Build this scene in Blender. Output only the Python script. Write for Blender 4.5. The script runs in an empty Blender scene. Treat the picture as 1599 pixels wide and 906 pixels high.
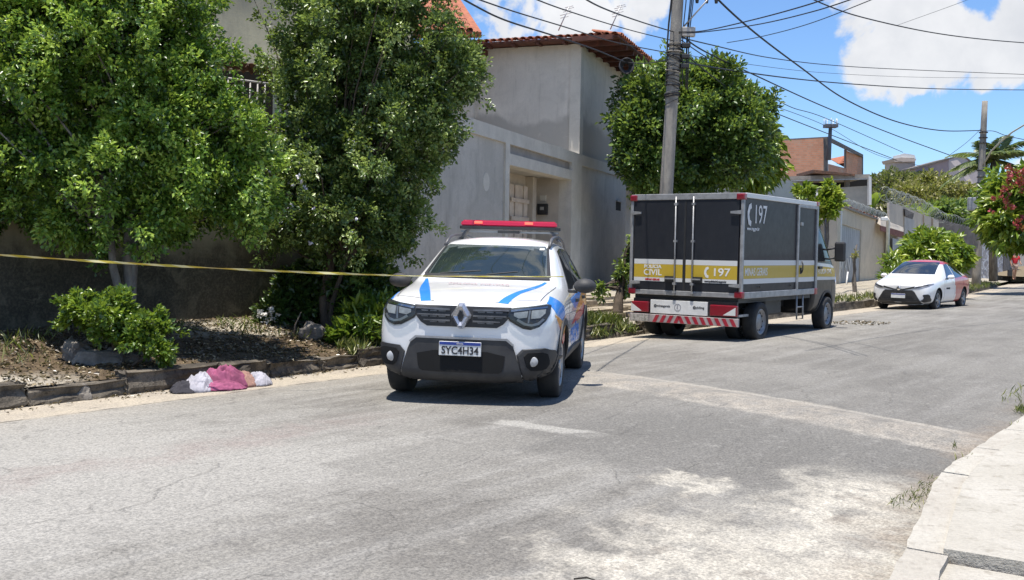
import bpy, bmesh, math, random
import numpy as np
from mathutils import Vector, Matrix, Euler, noise
from mathutils.bvhtree import BVHTree
from mathutils.geometry import delaunay_2d_cdt
random.seed(7); rng = np.random.default_rng(7)
R = math.radians
S = bpy.context.scene; COL = S.collection
# ------------------------------------------------------------ camera
EYE = 1.6
cam = bpy.data.cameras.new('camera'); camo = bpy.data.objects.new('camera', cam); COL.objects.link(camo)
cam.sensor_width = 36; cam.lens = 36.02; cam.clip_end = 3000
CR = Matrix.Rotation(R(90-2.29), 4, 'X') @ Matrix.Rotation(R(1.0), 4, 'Z')
camo.matrix_world = Matrix.Translation((0, 0, EYE)) @ CR
S.camera = camo
# ------------------------------------------------------------ world, sun, exposure
SUN = Vector((-.10, -.15, 1)).normalized()
sun = bpy.data.lights.new('sun', 'SUN'); sun.energy = 4.6; sun.angle = R(.53); sun.color = (1, .94, .86)
suno = bpy.data.objects.new('sun', sun); COL.objects.link(suno)
suno.rotation_euler = SUN.to_track_quat('Z', 'Y').to_euler(); suno.location = (0, 0, 30)
S.view_settings.view_transform = 'Standard'; S.view_settings.look = 'None'
S.view_settings.exposure = 0.6; S.view_settings.gamma = 1; S.view_settings.use_curve_mapping = False
S.render.engine = 'CYCLES'; S.cycles.use_denoising = True; S.cycles.max_bounces = 8
S.cycles.transparent_max_bounces = 12; S.cycles.caustics_reflective = False; S.cycles.caustics_refractive = False

def pdir(px, py):
    d = CR.to_3x3() @ Vector(((px-799.5)/1600, -(py-453)/1600, -1)); return d
def at(px, py, D):
    """the place D metres in front of the camera that the photograph shows at px, py"""
    d = pdir(px, py); return Vector((0, 0, EYE)) + d*(D/d.y)

# ---- shader expressions
class X:
    def __init__(s, nt, v): s.nt = nt; s.v = v
    def _m(s, op, *a):
        n = s.nt.nodes.new('ShaderNodeMath'); n.operation = op
        for i, q in enumerate((s,)+a):
            q = q.v if isinstance(q, X) else q
            if isinstance(q, (int, float)): n.inputs[i].default_value = q
            else: s.nt.links.new(q, n.inputs[i])
        return X(s.nt, n.outputs[0])
    def __add__(s, o): return s._m('ADD', o)
    __radd__ = __add__
    def __sub__(s, o): return s._m('SUBTRACT', o)
    def __rsub__(s, o): return (s*-1)+o
    def __mul__(s, o): return s._m('MULTIPLY', o)
    __rmul__ = __mul__
    def max(s, o): return s._m('MAXIMUM', o)
    def min(s, o): return s._m('MINIMUM', o)
    def abs(s): return s._m('ABSOLUTE')
    def sm(s, a, b):
        n = s.nt.nodes.new('ShaderNodeMapRange'); n.interpolation_type = 'SMOOTHSTEP'
        s.nt.links.new(s.v, n.inputs[0]); n.inputs[1].default_value = min(a, b); n.inputs[2].default_value = max(a, b)
        if a > b: n.inputs[3].default_value = 1; n.inputs[4].default_value = 0
        return X(s.nt, n.outputs[0])
def lk(nt, a, sock):
    if isinstance(a, X): a = a.v
    if isinstance(a, (int, float)): sock.default_value = a
    elif isinstance(a, (tuple, list)): sock.default_value = tuple(a)+((1,) if len(a) == 3 and len(sock.default_value) == 4 else ())
    else: nt.links.new(a, sock)
def mixc(nt, f, a, b):
    n = nt.nodes.new('ShaderNodeMix'); n.data_type = 'RGBA'
    lk(nt, f, n.inputs[0]); lk(nt, a, n.inputs[6]); lk(nt, b, n.inputs[7]); return n.outputs[2]
def noi(nt, vec, scale, detail=4, rough=.55, dist=0):
    n = nt.nodes.new('ShaderNodeTexNoise'); n.inputs['Scale'].default_value = scale; n.inputs['Detail'].default_value = detail
    n.inputs['Roughness'].default_value = rough; n.inputs['Distortion'].default_value = dist
    if vec is not None: nt.links.new(vec, n.inputs['Vector'])
    return X(nt, n.outputs[0])
def vor(nt, vec, scale, feat='F1'):
    n = nt.nodes.new('ShaderNodeTexVoronoi'); n.feature = feat; n.inputs['Scale'].default_value = scale
    nt.links.new(vec, n.inputs['Vector']); return X(nt, n.outputs['Distance'])
def vmul(nt, vec, s):
    n = nt.nodes.new('ShaderNodeVectorMath'); n.operation = 'MULTIPLY'; nt.links.new(vec, n.inputs[0]); n.inputs[1].default_value = s; return n.outputs[0]
def newmat(name):
    m = bpy.data.materials.new(name); m.use_nodes = True; nt = m.node_tree
    return m, nt, nt.nodes['Principled BSDF']
def bump(nt, b, h, strength=.5, dist=.01):
    n = nt.nodes.new('ShaderNodeBump'); n.inputs['Strength'].default_value = strength; n.inputs['Distance'].default_value = dist
    nt.links.new(h.v, n.inputs['Height']); nt.links.new(n.outputs[0], b.inputs['Normal'])
def mat(name, c, c2=None, scale=6, rough=.7, metal=0, coat=0, bmp=0, bs=40, stretch=(1, 1, 1), lo=.35, hi=.65, spec=.5):
    m, nt, b = newmat(name); b.inputs['Roughness'].default_value = rough; b.inputs['Metallic'].default_value = metal
    b.inputs['Coat Weight'].default_value = coat; b.inputs['Coat Roughness'].default_value = .04; b.inputs['Specular IOR Level'].default_value = spec
    tc = nt.nodes.new('ShaderNodeTexCoord').outputs['Object']
    if c2 is None: c2 = tuple(v*.85 for v in c)
    f = noi(nt, vmul(nt, tc, stretch), scale, 6, .6).sm(lo, hi)
    lk(nt, mixc(nt, f, c, c2), b.inputs['Base Color'])
    if bmp: bump(nt, b, noi(nt, tc, bs, 5), bmp, .02)
    return m
def paint(name, c, rough=.32, coat=1.0, dust=.25):
    m, nt, b = newmat(name); b.inputs['Coat Weight'].default_value = coat; b.inputs['Coat Roughness'].default_value = .05
    tc = nt.nodes.new('ShaderNodeTexCoord').outputs['Object']
    f = (noi(nt, tc, 3.5, 8, .65).sm(.3, .8)+noi(nt, vmul(nt, tc, (1, 1, .12)), 9, 6, .7).sm(.52, .75)*.6)*dust
    lk(nt, mixc(nt, f, c, tuple(v*.75+.08 for v in c)), b.inputs['Base Color'])
    lk(nt, noi(nt, tc, 9, 5)*.25+rough-.1, b.inputs['Roughness']); return m
def leafmat(name, dark, mid, light, trans=.34):
    m, nt, b = newmat(name); b.inputs['Roughness'].default_value = .36; b.inputs['Specular IOR Level'].default_value = .7
    a = nt.nodes.new('ShaderNodeAttribute'); a.attribute_name = 'tint'; t = X(nt, a.outputs['Fac'])
    c = mixc(nt, t.sm(0, .55), dark, mid); c = mixc(nt, t.sm(.5, 1), c, light)
    lk(nt, c, b.inputs['Base Color'])
    tr = nt.nodes.new('ShaderNodeBsdfTranslucent'); lk(nt, mixc(nt, .45, c, (.42, .55, .06)), tr.inputs[0])
    mx = nt.nodes.new('ShaderNodeMixShader'); mx.inputs[0].default_value = trans
    nt.links.new(b.outputs[0], mx.inputs[1]); nt.links.new(tr.outputs[0], mx.inputs[2])
    nt.links.new(mx.outputs[0], nt.nodes['Material Output'].inputs[0]); return m

# ---- sky
W = bpy.data.worlds.new('World'); S.world = W; W.use_nodes = True; nt = W.node_tree
bg = nt.nodes['Background']; sky = nt.nodes.new('ShaderNodeTexSky'); sky.sky_type = 'NISHITA'; sky.sun_disc = False
sky.sun_elevation = math.asin(SUN.z); sky.sun_rotation = math.atan2(SUN.x, SUN.y); sky.altitude = 900; sky.air_density = 1.0; sky.dust_density = .6; sky.ozone_density = 2.5
tc = nt.nodes.new('ShaderNodeTexCoord').outputs['Generated']
def dotd(px, py):
    n = nt.nodes.new('ShaderNodeVectorMath'); n.operation = 'DISTANCE'; nt.links.new(tc, n.inputs[0]); n.inputs[1].default_value = pdir(px, py).normalized(); return X(nt, n.outputs['Value'])
m = None
for (px, py, r, w) in [(1400, 45, .076, .86), (1350, 30, .05, .8), (1480, 75, .056, .85), (1600, 75, .05, 1), (1620, 20, .05, .9), (1450, -60, .06, 1), (1370, 100, .032, .75), (1440, 110, .03, .8), (1540, 110, .03, .8),
                       (880, -5, .06, .62), (790, 15, .055, .66), (1005, 12, .035, .6), (930, 10, .04, .55), (850, 30, .04, .5), (1400, 262, .025, .45), (1280, 258, .03, .4), (1600, 290, .04, .5), (1180, 190, .02, .35)]:
    b = (dotd(px, py)*(1/r)).sm(1.25, .35)*w; m = b if m is None else m.max(b)
nz = noi(nt, tc, 13, 9, .58, .4); nf = noi(nt, vmul(nt, tc, (1, 1, 2.2)), 2.6, 6, .6, .3)
nz2 = noi(nt, tc, 38, 6, .6, .2); cl = (m + (nz-.5)*2.1+(nz2-.5)*.5).sm(.42, .66)
sep = nt.nodes.new('ShaderNodeSeparateXYZ'); nt.links.new(tc, sep.inputs[0]); zz = X(nt, sep.outputs[2]); yy = X(nt, sep.outputs[1])
out = (nf+(nz-.5)*.35).sm(.52, .66)*((yy*-1).sm(-.75, -.45).max(zz.sm(.36, .5)))
cl = cl.max(out*.9)
shade = noi(nt, tc, 7, 6, .6).sm(.3, .75)
ccol = mixc(nt, shade, (5.3, 5.3, 5.35), (3.8, 3.9, 4.1))
skc = nt.nodes.new('ShaderNodeMix'); skc.data_type = 'RGBA'; skc.blend_type = 'MULTIPLY'; skc.inputs[0].default_value = 1
nt.links.new(sky.outputs[0], skc.inputs[6]); skc.inputs[7].default_value = (.68, .83, 1.0, 1)
nt.links.new(mixc(nt, cl*.96, skc.outputs[2], ccol), bg.inputs[0]); bg.inputs[1].default_value = .125

# ------------------------------------------------------------ object helpers
def link(name, me, parent=None):
    o = bpy.data.objects.new(name, me); COL.objects.link(o)
    if parent: o.parent = parent
    return o
def tag(o, label=None, cat=None, group=None, kind=None):
    if label: o['label'] = label
    if cat: o['category'] = cat
    if group: o['group'] = group
    if kind: o['kind'] = kind
    return o
def empty(name, loc=(0, 0, 0), rz=0, **k):
    o = bpy.data.objects.new(name, None); COL.objects.link(o); o.location = loc; o.rotation_euler = (0, 0, rz); o.empty_display_size = .1
    return tag(o, **k)
def kids(o): return [c for c in bpy.data.objects if c.parent is o]
def copy_tree(o, parent=None):
    c = o.copy(); COL.objects.link(c); c.parent = parent
    for ch in kids(o): copy_tree(ch, c)
    return c
class MB:
    def __init__(s): s.v = []; s.f = []; s.m = []; s.sm = []
    def add(s, vs, fs, mi=0, smooth=False):
        n = len(s.v); s.v += [tuple(v) for v in vs]; s.f += [tuple(i+n for i in f) for f in fs]; s.m += [mi]*len(fs); s.sm += [smooth]*len(fs); return s
    def hexa(s, b, t, mi=0):   # bottom 4, top 4 (counterclockwise from above)
        return s.add(list(b)+list(t), [(3, 2, 1, 0), (4, 5, 6, 7), (0, 1, 5, 4), (1, 2, 6, 5), (2, 3, 7, 6), (3, 0, 4, 7)], mi)
    def box(s, lo, hi, mi=0, M=None, bev=0):
        (a, b, c), (d, e, f) = lo, hi
        if bev:
            bm = bmesh.new(); bmesh.ops.create_cube(bm, size=1)
            for v in bm.verts: v.co = Vector(((a+d)/2+v.co.x*(d-a), (b+e)/2+v.co.y*(e-b), (c+f)/2+v.co.z*(f-c)))
            bmesh.ops.bevel(bm, geom=bm.edges[:], offset=bev, segments=2, affect='EDGES', profile=.5)
            bm.verts.index_update(); vs = [v.co.copy() for v in bm.verts]; fs = [[v.index for v in q.verts] for q in bm.faces]; bm.free()
        else:
            vs = [Vector(p) for p in ((a, b, c), (d, b, c), (d, e, c), (a, e, c), (a, b, f), (d, b, f), (d, e, f), (a, e, f))]
            fs = [(3, 2, 1, 0), (4, 5, 6, 7), (0, 1, 5, 4), (1, 2, 6, 5), (2, 3, 7, 6), (3, 0, 4, 7)]
        if M is not None: vs = [M @ v for v in vs]
        return s.add(vs, fs, mi)
    def tube(s, pts, rad, n=8, mi=0, caps=True):
        pts = [Vector(p) for p in pts]; k = len(pts)
        if not hasattr(rad, '__len__'): rad = [rad]*k
        vs = []; prev = None
        for i, p in enumerate(pts):
            t = (pts[min(i+1, k-1)]-pts[max(i-1, 0)]).normalized()
            a = prev if prev is not None else (Vector((0, 0, 1)) if abs(t.z) < .9 else Vector((1, 0, 0)))
            a = (a-t*a.dot(t)); a = a.normalized() if a.length > 1e-6 else t.orthogonal().normalized(); b = t.cross(a); prev = a
            for j in range(n):
                q = 2*math.pi*j/n; vs.append(p+(a*math.cos(q)+b*math.sin(q))*rad[i])
        fs = [(i*n+j, i*n+(j+1) % n, (i+1)*n+(j+1) % n, (i+1)*n+j) for i in range(k-1) for j in range(n)]
        if caps: fs += [tuple(range(n-1, -1, -1)), tuple(range((k-1)*n, k*n))]
        return s.add(vs, fs, mi, True)
    def lathe(s, prof, n=24, M=None, mi=0):   # prof: (radius, along y)
        vs = []
        for r, h in prof:
            for j in range(n):
                a = 2*math.pi*j/n; v = Vector((r*math.cos(a), h, r*math.sin(a))); vs.append(M @ v if M is not None else v)
        k = len(prof); fs = [(i*n+j, i*n+(j+1) % n, (i+1)*n+(j+1) % n, (i+1)*n+j) for i in range(k-1) for j in range(n)]
        return s.add(vs, fs, mi, True)
    def prism(s, pts, off, mi=0):   # polygon of 3-D points extruded by off
        pts = [Vector(p) for p in pts]; off = Vector(off); n = len(pts)
        return s.add(pts+[p+off for p in pts], [tuple(range(n-1, -1, -1)), tuple(range(n, 2*n))]+[(i, (i+1) % n, (i+1) % n+n, i+n) for i in range(n)], mi)
    def mesh(s, name, mats):
        me = bpy.data.meshes.new(name); me.from_pydata(s.v, [], s.f)
        for q in (mats if isinstance(mats, (list, tuple)) else [mats]): me.materials.append(q)
        me.polygons.foreach_set('material_index', s.m); me.polygons.foreach_set('use_smooth', s.sm)
        bm = bmesh.new(); bm.from_mesh(me); bmesh.ops.recalc_face_normals(bm, faces=bm.faces); bm.to_mesh(me); bm.free()
        return me
    def build(s, name, mats, parent=None, **k):
        return tag(link(name, s.mesh(name, mats), parent), **k)
def bx(name, lo, hi, m, parent=None, bev=0, M=None, **k): return MB().box(lo, hi, bev=bev, M=M).build(name, m, parent, **k)

# ---- street frame: s along the street, t from the left kerb (0) to the right kerb (7.85)
A0 = 36.0; BEND = 36.0
def uv(a): a = R(a); return Vector((math.sin(a), math.cos(a))), Vector((math.cos(a), -math.sin(a)))
U, Nn = uv(A0)
def P(s, t, z=0):
    base = U*min(s, BEND)+Nn*(-9.55)
    if s <= BEND: p = base+Nn*t
    else:
        # gentle bend to the left
        k = min(s-BEND, 12); a1 = A0-5.5*k/12; a = R((A0+a1)/2)
        p = base+Vector((math.sin(a), math.cos(a)))*k
        if s-BEND > 12: p = p+uv(A0-5.5)[0]*(s-BEND-12)
        p = p+uv(a1)[1]*t
    return Vector((p.x, p.y, z))
def roadz(t): return .10*(1-((t-3.9)/3.95)**2) if 0 <= t <= 7.85 else 0
def sidez(t):
    a = -t
    if a < 2.8: return .15+.36*(a/2.8)
    return .51+.02*min(a-2.8, 5)
def ST(x, y):   # valid for s < BEND
    v = Vector((x, y)); return v.dot(U), v.dot(Nn)+9.55
def gz(x, y):
    s, t = ST(x, y)
    return roadz(t) if 0 <= t <= 7.85 else (sidez(t) if t < 0 else .1)
# ------------------------------------------------------------ ground sheets
def sheet(name, ss, ts, zf, m, **k):
    vs = [P(s, t, zf(s, t)) for s in ss for t in ts]; n = len(ts)
    fs = [(i*n+j, (i+1)*n+j, (i+1)*n+j+1, i*n+j+1) for i in range(len(ss)-1) for j in range(n-1)]
    me = bpy.data.meshes.new(name); me.from_pydata(vs, [], fs); me.materials.append(m)
    uvl = me.uv_layers.new(name='st'); st = [(s, t) for s in ss for t in ts]
    li = np.empty(len(me.loops), int); me.loops.foreach_get('vertex_index', li)
    uvl.data.foreach_set('uv', np.array(st)[li].ravel()); me.polygons.foreach_set('use_smooth', [True]*len(fs))
    return tag(link(name, me), **k)
def frange(a, b, d): return [a+i*(b-a)/max(1, round((b-a)/d)) for i in range(max(1, round((b-a)/d))+1)]

def asphalt():
    m, nt, b = newmat('asphalt'); uvn = nt.nodes.new('ShaderNodeUVMap').outputs[0]
    sp = nt.nodes.new('ShaderNodeSeparateXYZ'); nt.links.new(uvn, sp.inputs[0]); s = X(nt, sp.outputs[0]); t = X(nt, sp.outputs[1])
    n1 = noi(nt, uvn, .55, 6, .6); n2 = noi(nt, uvn, 3.2, 7, .62); n3 = noi(nt, uvn, 1.3, 8, .7, .5); fine = noi(nt, uvn, 55, 3, .7); ag = vor(nt, uvn, 95)
    streak = noi(nt, vmul(nt, uvn, (.35, 3.2, 1)), 1.0, 6, .6)
    w = (n2-.5)
    c = mixc(nt, n1.sm(.35, .65), (.158, .150, .136), (.235, .226, .205))
    c = mixc(nt, streak.sm(.42, .7)*.55, c, (.31, .302, .282))
    # older pale surface near the camera on the left, darker resurfaced zone in the middle right
    c = mixc(nt, ((s+w*2.5).sm(6.6, 4.6))*((t+w*1.2).sm(5.6, 4.4))*.75, c, (.33, .32, .295))
    c = mixc(nt, ((s+w*1.2).sm(5.8, 6.6)*(s+w*1.0).sm(9.2, 8.4))*((t+w).sm(4.3, 5.3))*.75, c, (.135, .130, .120))
    c = mixc(nt, (s+w*1.5).sm(6.0, 8.2)*.45*t.sm(2.5, 5), c, (.15, .146, .135))
    # long worn pink and grey tyre bands
    c = mixc(nt, (t+w*.9-3.3).abs().sm(.42, .08)*n3.sm(.35, .6)*(s.sm(7.5, 5.5))*.45, c, (.235, .185, .17))
    # square repair patch and pale scrape beside it
    pr = ((s+w*.06-5.8).abs().sm(1.04, .86))*((t+w*.12-4.72+(s-5.8)*-.02).abs().sm(.38, .27))
    c = mixc(nt, pr*.7, c, mixc(nt, n2.sm(.3, .7), (.185, .178, .162), (.225, .217, .198)))
    ps = ((s+w*.25-7.12).abs().sm(.16, .08))*((t+w*.3-4.75).abs().sm(.6, .42))
    c = mixc(nt, ps*n3.sm(.3, .5)*.6, c, (.38, .37, .34))
    # speed hump scar of cement across the road
    hc = (s+w*.35-10.75+(t-1.5)*.24)
    hb = hc.abs().sm(.62, .42)*(t.sm(1.6, 2.2))
    c = mixc(nt, hb*(n3.sm(.32, .58)*.6+.12), c, mixc(nt, n2.sm(.4, .65), (.36, .325, .275), (.26, .245, .22)))
    hl = ((hc-.48).abs().sm(.12, .03)).max((hc+.46).abs().sm(.1, .03)*n3.sm(.4, .55))*(t.sm(2.6, 3.2))
    c = mixc(nt, hl*.45, c, (.38, .355, .31))
    # cement gutter, sandy
    g = (t+w*.30).sm(1.02, .84)
    gcol = mixc(nt, n3.sm(.35, .7), (.50, .43, .325), (.36, .31, .245))
    c = mixc(nt, g*.92, c, gcol)
    c = mixc(nt, (t+w*.55).sm(1.9, .9)*.4, c, (.33, .305, .265))
    c = mixc(nt, (t+w*.1-.93).abs().sm(.035, .01)*n2.sm(.42, .55)*.8, c, (.09, .08, .065))
    # cement and sand spill by the near right kerb
    sp_n = noi(nt, uvn, 2.2, 9, .68, .3)
    mot0 = noi(nt, uvn, 9, 8, .75)
    sd = ((t+w*1.0+(sp_n-.5)*2.6)).sm(6.35, 7.3)*((s+(sp_n-.5)*3)).sm(6.2, 5.2)
    t = t-(s.sm(8.2, 3.8)*.4); sd = sd.max(((t-7.45+(sp_n-.5)*1.6).abs()).sm(.75, .1)*(s+w).sm(7.8, 6.9))
    sd = sd.max(((t-6.35+w*.6).abs().sm(.34, .2))*((s-6.25+w*.9).abs().sm(.3, .2)))
    c = mixc(nt, sd*(sp_n.sm(.36, .56)*.62+.12+mot0.sm(.45, .6)*.22), c, mixc(nt, n3.sm(.3, .7), (.53, .50, .43), (.40, .375, .32)))
    c = mixc(nt, sd*n2.sm(.56, .68)*.6, c, (.17, .15, .13))
    # dirt by the right kerb
    c = mixc(nt, ((t+w*.5).sm(7.3, 7.8))*(n3.sm(.4, .6))*.6, c, (.2, .16, .12))
    # cracks
    wv = nt.nodes.new('ShaderNodeVectorMath'); wv.operation = 'ADD'; nt.links.new(uvn, wv.inputs[0])
    nn = nt.nodes.new('ShaderNodeTexNoise'); nn.inputs['Scale'].default_value = 2.5; nn.inputs['Detail'].default_value = 5; nt.links.new(uvn, nn.inputs['Vector'])
    nt.links.new(vmul(nt, nn.outputs[1], (.5, .5, 0)), wv.inputs[1])
    ck = vor(nt, vmul(nt, wv.outputs[0], (.5, 1.2, 1)), 1.1, 'DISTANCE_TO_EDGE').sm(.012, .0)*n3.sm(.46, .58)*(1-g)*(1-sd)
    ck2 = vor(nt, wv.outputs[0], 4.0, 'DISTANCE_TO_EDGE').sm(.03, .0)*n1.sm(.5, .6)*n3.sm(.5, .6)*(1-g)
    c = mixc(nt, ck.max(ck2*.6)*.24, c, (.08, .075, .068))
    mot = noi(nt, uvn, 6.5, 6, .75); c = mixc(nt, mot.sm(.52, .72)*.35, c, (.12, .118, .112)); c = mixc(nt, mot.sm(.46, .3)*.3, c, (.4, .39, .36))
    blot = noi(nt, vmul(nt, uvn, (1, 2.4, 1)), 2.6, 2, .5).sm(.70, .73)
    c = mixc(nt, blot*.5, c, (.12, .117, .11))
    # stone chips
    v = mixc(nt, (fine*.6+noi(nt, uvn, 22, 3, .8)*.4).sm(.36, .64), (.56, .56, .56), (1.40, 1.38, 1.34))
    ml = nt.nodes.new('ShaderNodeMix'); ml.data_type = 'RGBA'; ml.blend_type = 'MULTIPLY'; ml.inputs[0].default_value = .8
    nt.links.new(c, ml.inputs[6]); nt.links.new(v, ml.inputs[7]); c = ml.outputs[2]
    c = mixc(nt, ag.sm(.28, .12)*noi(nt, uvn, 30, 2).sm(.5, .6)*.45*(1-sd*.7), c, (.42, .41, .39))
    nt.links.new(c, b.inputs['Base Color']); b.inputs['Roughness'].default_value = .9; b.inputs['Specular IOR Level'].default_value = .3
    bump(nt, b, fine*.5+ag*.5-ck*1.5+n2*1.2+hb*.8, .6, .012); return m
M_asph = asphalt()
def hump(s, t):
    z = roadz(t)+.008*noise.noise(Vector((s*.8, t*.8, 0)))
    d = s-10.75+(t-1.5)*.24
    return z+.035*math.exp(-(d/.35)**2)*min(1, max(0, t-1.8))
sheet('road', frange(-6, 18, .15)+frange(18.5, BEND, .5)+frange(BEND+1, 200, 2), frange(-.1, 8.6, .19), hump, M_asph, kind='structure')

def dirtmat(name, c1, c2, c3, sc=1.2):
    m, nt, b = newmat(name); tc = nt.nodes.new('ShaderNodeTexCoord').outputs['Object']
    n1 = noi(nt, tc, sc, 7, .62); n2 = noi(nt, tc, sc*7, 6, .7); n3 = noi(nt, tc, 45, 3, .7)
    c = mixc(nt, n1.sm(.38, .6), c1, c2); c = mixc(nt, n2.sm(.52, .7)*.8, c, c3); c = mixc(nt, n3.sm(.35, .75)*.35, c, tuple(v*.45 for v in c1))
    nt.links.new(c, b.inputs['Base Color']); b.inputs['Roughness'].default_value = .95; b.inputs['Specular IOR Level'].default_value = .2
    bump(nt, b, n2+n3*.5, .8, .03); return m
def sidemat():
    m, nt, b = newmat('dusty_sidewalk'); uvn = nt.nodes.new('ShaderNodeUVMap').outputs[0]
    sp = nt.nodes.new('ShaderNodeSeparateXYZ'); nt.links.new(uvn, sp.inputs[0]); s = X(nt, sp.outputs[0]); t = X(nt, sp.outputs[1])
    n1 = noi(nt, uvn, 1.3, 7, .65); n2 = noi(nt, uvn, 8, 6, .7); n3 = noi(nt, uvn, 50, 3, .7); w = n1-.5
    soil = mixc(nt, n2.sm(.35, .65), (.075, .053, .033), (.15, .11, .068))
    cem_sun = mixc(nt, n2.sm(.4, .7), (.42, .38, .31), (.30, .27, .215))
    f = ((t+w*1.6).sm(-.95, -.35)*(s+w*1.5).sm(6.1, 5.5)).max(((s-9.6+w*2.2).abs().sm(1.5, 1.0))*((t+w+2.1).abs().sm(.8, .4))).max((s+w*3).sm(12.6, 13.6))  # second blob paints a sun patch near the wall in the cement colour
    c = mixc(nt, f*n1.sm(.3, .42), soil, cem_sun)
    c = mixc(nt, n3.sm(.4, .75)*.4, c, (.07, .06, .045))
    nt.links.new(c, b.inputs['Base Color']); b.inputs['Roughness'].default_value = .95; b.inputs['Specular IOR Level'].default_value = .2
    bump(nt, b, n2+n3*.5, .8, .03); return m
M_side = sidemat()
def sz(s, t):
    a = -t; z = sidez(t)
    e = min(1, max(0, (a-.15)/.5))*min(1, max(0, (2.75-a)/.4)) if a < 2.8 else .15
    return z+e*(.09*noise.noise(Vector((s*.9, t*1.1, 3)))+.04*noise.noise(Vector((s*3.1, t*3.1, 9))))
sheet('left_sidewalk', frange(-6, 20, .12)+frange(20.5, BEND, .5)+frange(BEND+1, 120, 2), [-9, -7, -5, -4, -3.4]+frange(-2.9, -.13, .13), sz, M_side, kind='structure')
M_soil = dirtmat('soil', (.16, .13, .09), (.22, .18, .12), (.12, .13, .06), .08)
def tz(s, t):
    if t < -8.5: return .5+max(0, min(30, -t-20))*.06
    if t < -.2: return .0
    if t <= 8.3: return -.06
    if t < 40: return -.02
    return -.02
sheet('ground', [-900, -200, -60, -20]+frange(-6, 140, 6)+[200, 400, 900], [-900, -200, -80, -50, -35, -20, -12, -8.6, -8.3, -.15, -.1, 7.8, 7.9, 20, 60, 200, 900], tz, M_soil, kind='structure')

# right pavement: cement slabs, each a piece
M_cem = dirtmat('pale_cement', (.48, .455, .40), (.42, .395, .34), (.27, .245, .20), .9)
M_kr = dirtmat('cement_kerb', (.50, .475, .415), (.43, .40, .345), (.27, .24, .2), 1.6)
rp = sheet('right_pavement', [-5, 60], [8.45, 12.5], lambda s, t: .045, M_soil, kind='structure')
def ko(s): k = min(1, max(0, (8.2-s)/4.4)); return .50*k*k*(3-2*k)
def slab(s0, s1, t0, t1, z, tilt, m, name, par, j=.006, seg=12):
    bm = bmesh.new(); n = seg; rows = []
    for i in range(n+1):
        for k in range(n+1):
            s = s0+(s1-s0)*i/n; t = t0+(t1-t0)*k/n
            if i in (0, n): s += j*noise.noise(Vector((s*3, t*4, 1)))
            if k in (0, n): t += j*2*noise.noise(Vector((s*4, t*3, 5)))
            t += ko(s)
            rows.append(bm.verts.new(P(s, t, z+tilt*(s-s0)+.006*noise.noise(Vector((s*2, t*2, 2))))))
    fs = [bm.faces.new((rows[i*(n+1)+k], rows[(i+1)*(n+1)+k], rows[(i+1)*(n+1)+k+1], rows[i*(n+1)+k+1])) for i in range(n) for k in range(n)]
    r = bmesh.ops.extrude_face_region(bm, geom=fs)
    for g in r['geom']:
        if isinstance(g, bmesh.types.BMVert): g.co.z -= .16
    bmesh.ops.recalc_face_normals(bm, faces=bm.faces)
    me = bpy.data.meshes.new(name); bm.to_mesh(me); bm.free(); me.materials.append(m); return link(name, me, par)
cuts = [-5, -1.5, 2.2, 5.42, 8.28, 11.2, 14.3, 17.3, 20.4, 23.5]
for i in range(len(cuts)-1):
    a, b = cuts[i], cuts[i+1]; z = [.075, .07, .075, .125, .10, .11, .10, .11, .1][i]
    slab(a+.035, b, 7.975, 10.9, z, -.004, M_cem, 'slab', rp)
    slab(a+.035, b, 10.93, 12.6, z-.01, 0, M_cem, 'slab', rp)
kr = empty('right_kerb', P(2, 7.9), kind='structure'); krs = []
s = -5
while s < 23:
    l = random.uniform(.95, 1.25); o = slab(s+.015, s+l-.01, 7.80+random.uniform(-.015, .015), 7.995, random.uniform(.085, .11), 0, M_kr, 'kerbstone', None, .012, 8); krs.append(o); s += l
for o in krs: o.parent = kr; o.matrix_parent_inverse = Matrix.Translation(-kr.location)
# left kerb: old irregular stones, each a piece
M_ks = dirtmat('dark_old_kerb_stone', (.08, .07, .058), (.19, .165, .13), (.035, .032, .028), 3)
lk_ = empty('left_kerb', P(5, 0), kind='structure'); s = -3.0; i = 0
while s < 60:
    l = random.uniform(.7, 1.25) if s < 16 else random.uniform(1.0, 1.6)
    h = random.uniform(.15, .25); bm = bmesh.new(); bmesh.ops.create_cube(bm, size=1); bmesh.ops.subdivide_edges(bm, edges=bm.edges[:], cuts=5 if s < 20 else 1, use_grid_fill=True)
    sk = random.uniform(-.03, .03); tl = random.uniform(-.02, .03)
    for v in bm.verts:
        c = v.co.copy(); q = Vector((c.x*2.2+i*7.1, c.y*3, c.z*3)); d = .05*noise.noise(q*1.3)+.02*noise.noise(q*3.3)
        tt = -.09+c.y*.2+d+sk*c.x*2+(.035 if c.z < 0 and c.y > 0 else 0)
        v.co = P(s+l/2+c.x*(l-.015)*(1-.05*abs(c.z))+.03*noise.noise(q*1.7+Vector((3, 3, 3))), tt, h/2-.04+c.z*(h+.08)+.03*noise.noise(q+Vector((9, 9, 9)))+tl*c.x)
    if s > 12.5 and s < 17: h = 0
    me = bpy.data.meshes.new('kerbstone'); bmesh.ops.bevel(bm, geom=[e for e in bm.edges if e.calc_face_angle(0) > .9], offset=.015, segments=1, affect='EDGES') if s < 20 else None
    bm.to_mesh(me); bm.free(); me.materials.append(M_ks); o = link('kerbstone', me, lk_); o.matrix_parent_inverse = Matrix.Translation(-lk_.location); s += l; i += 1

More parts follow.
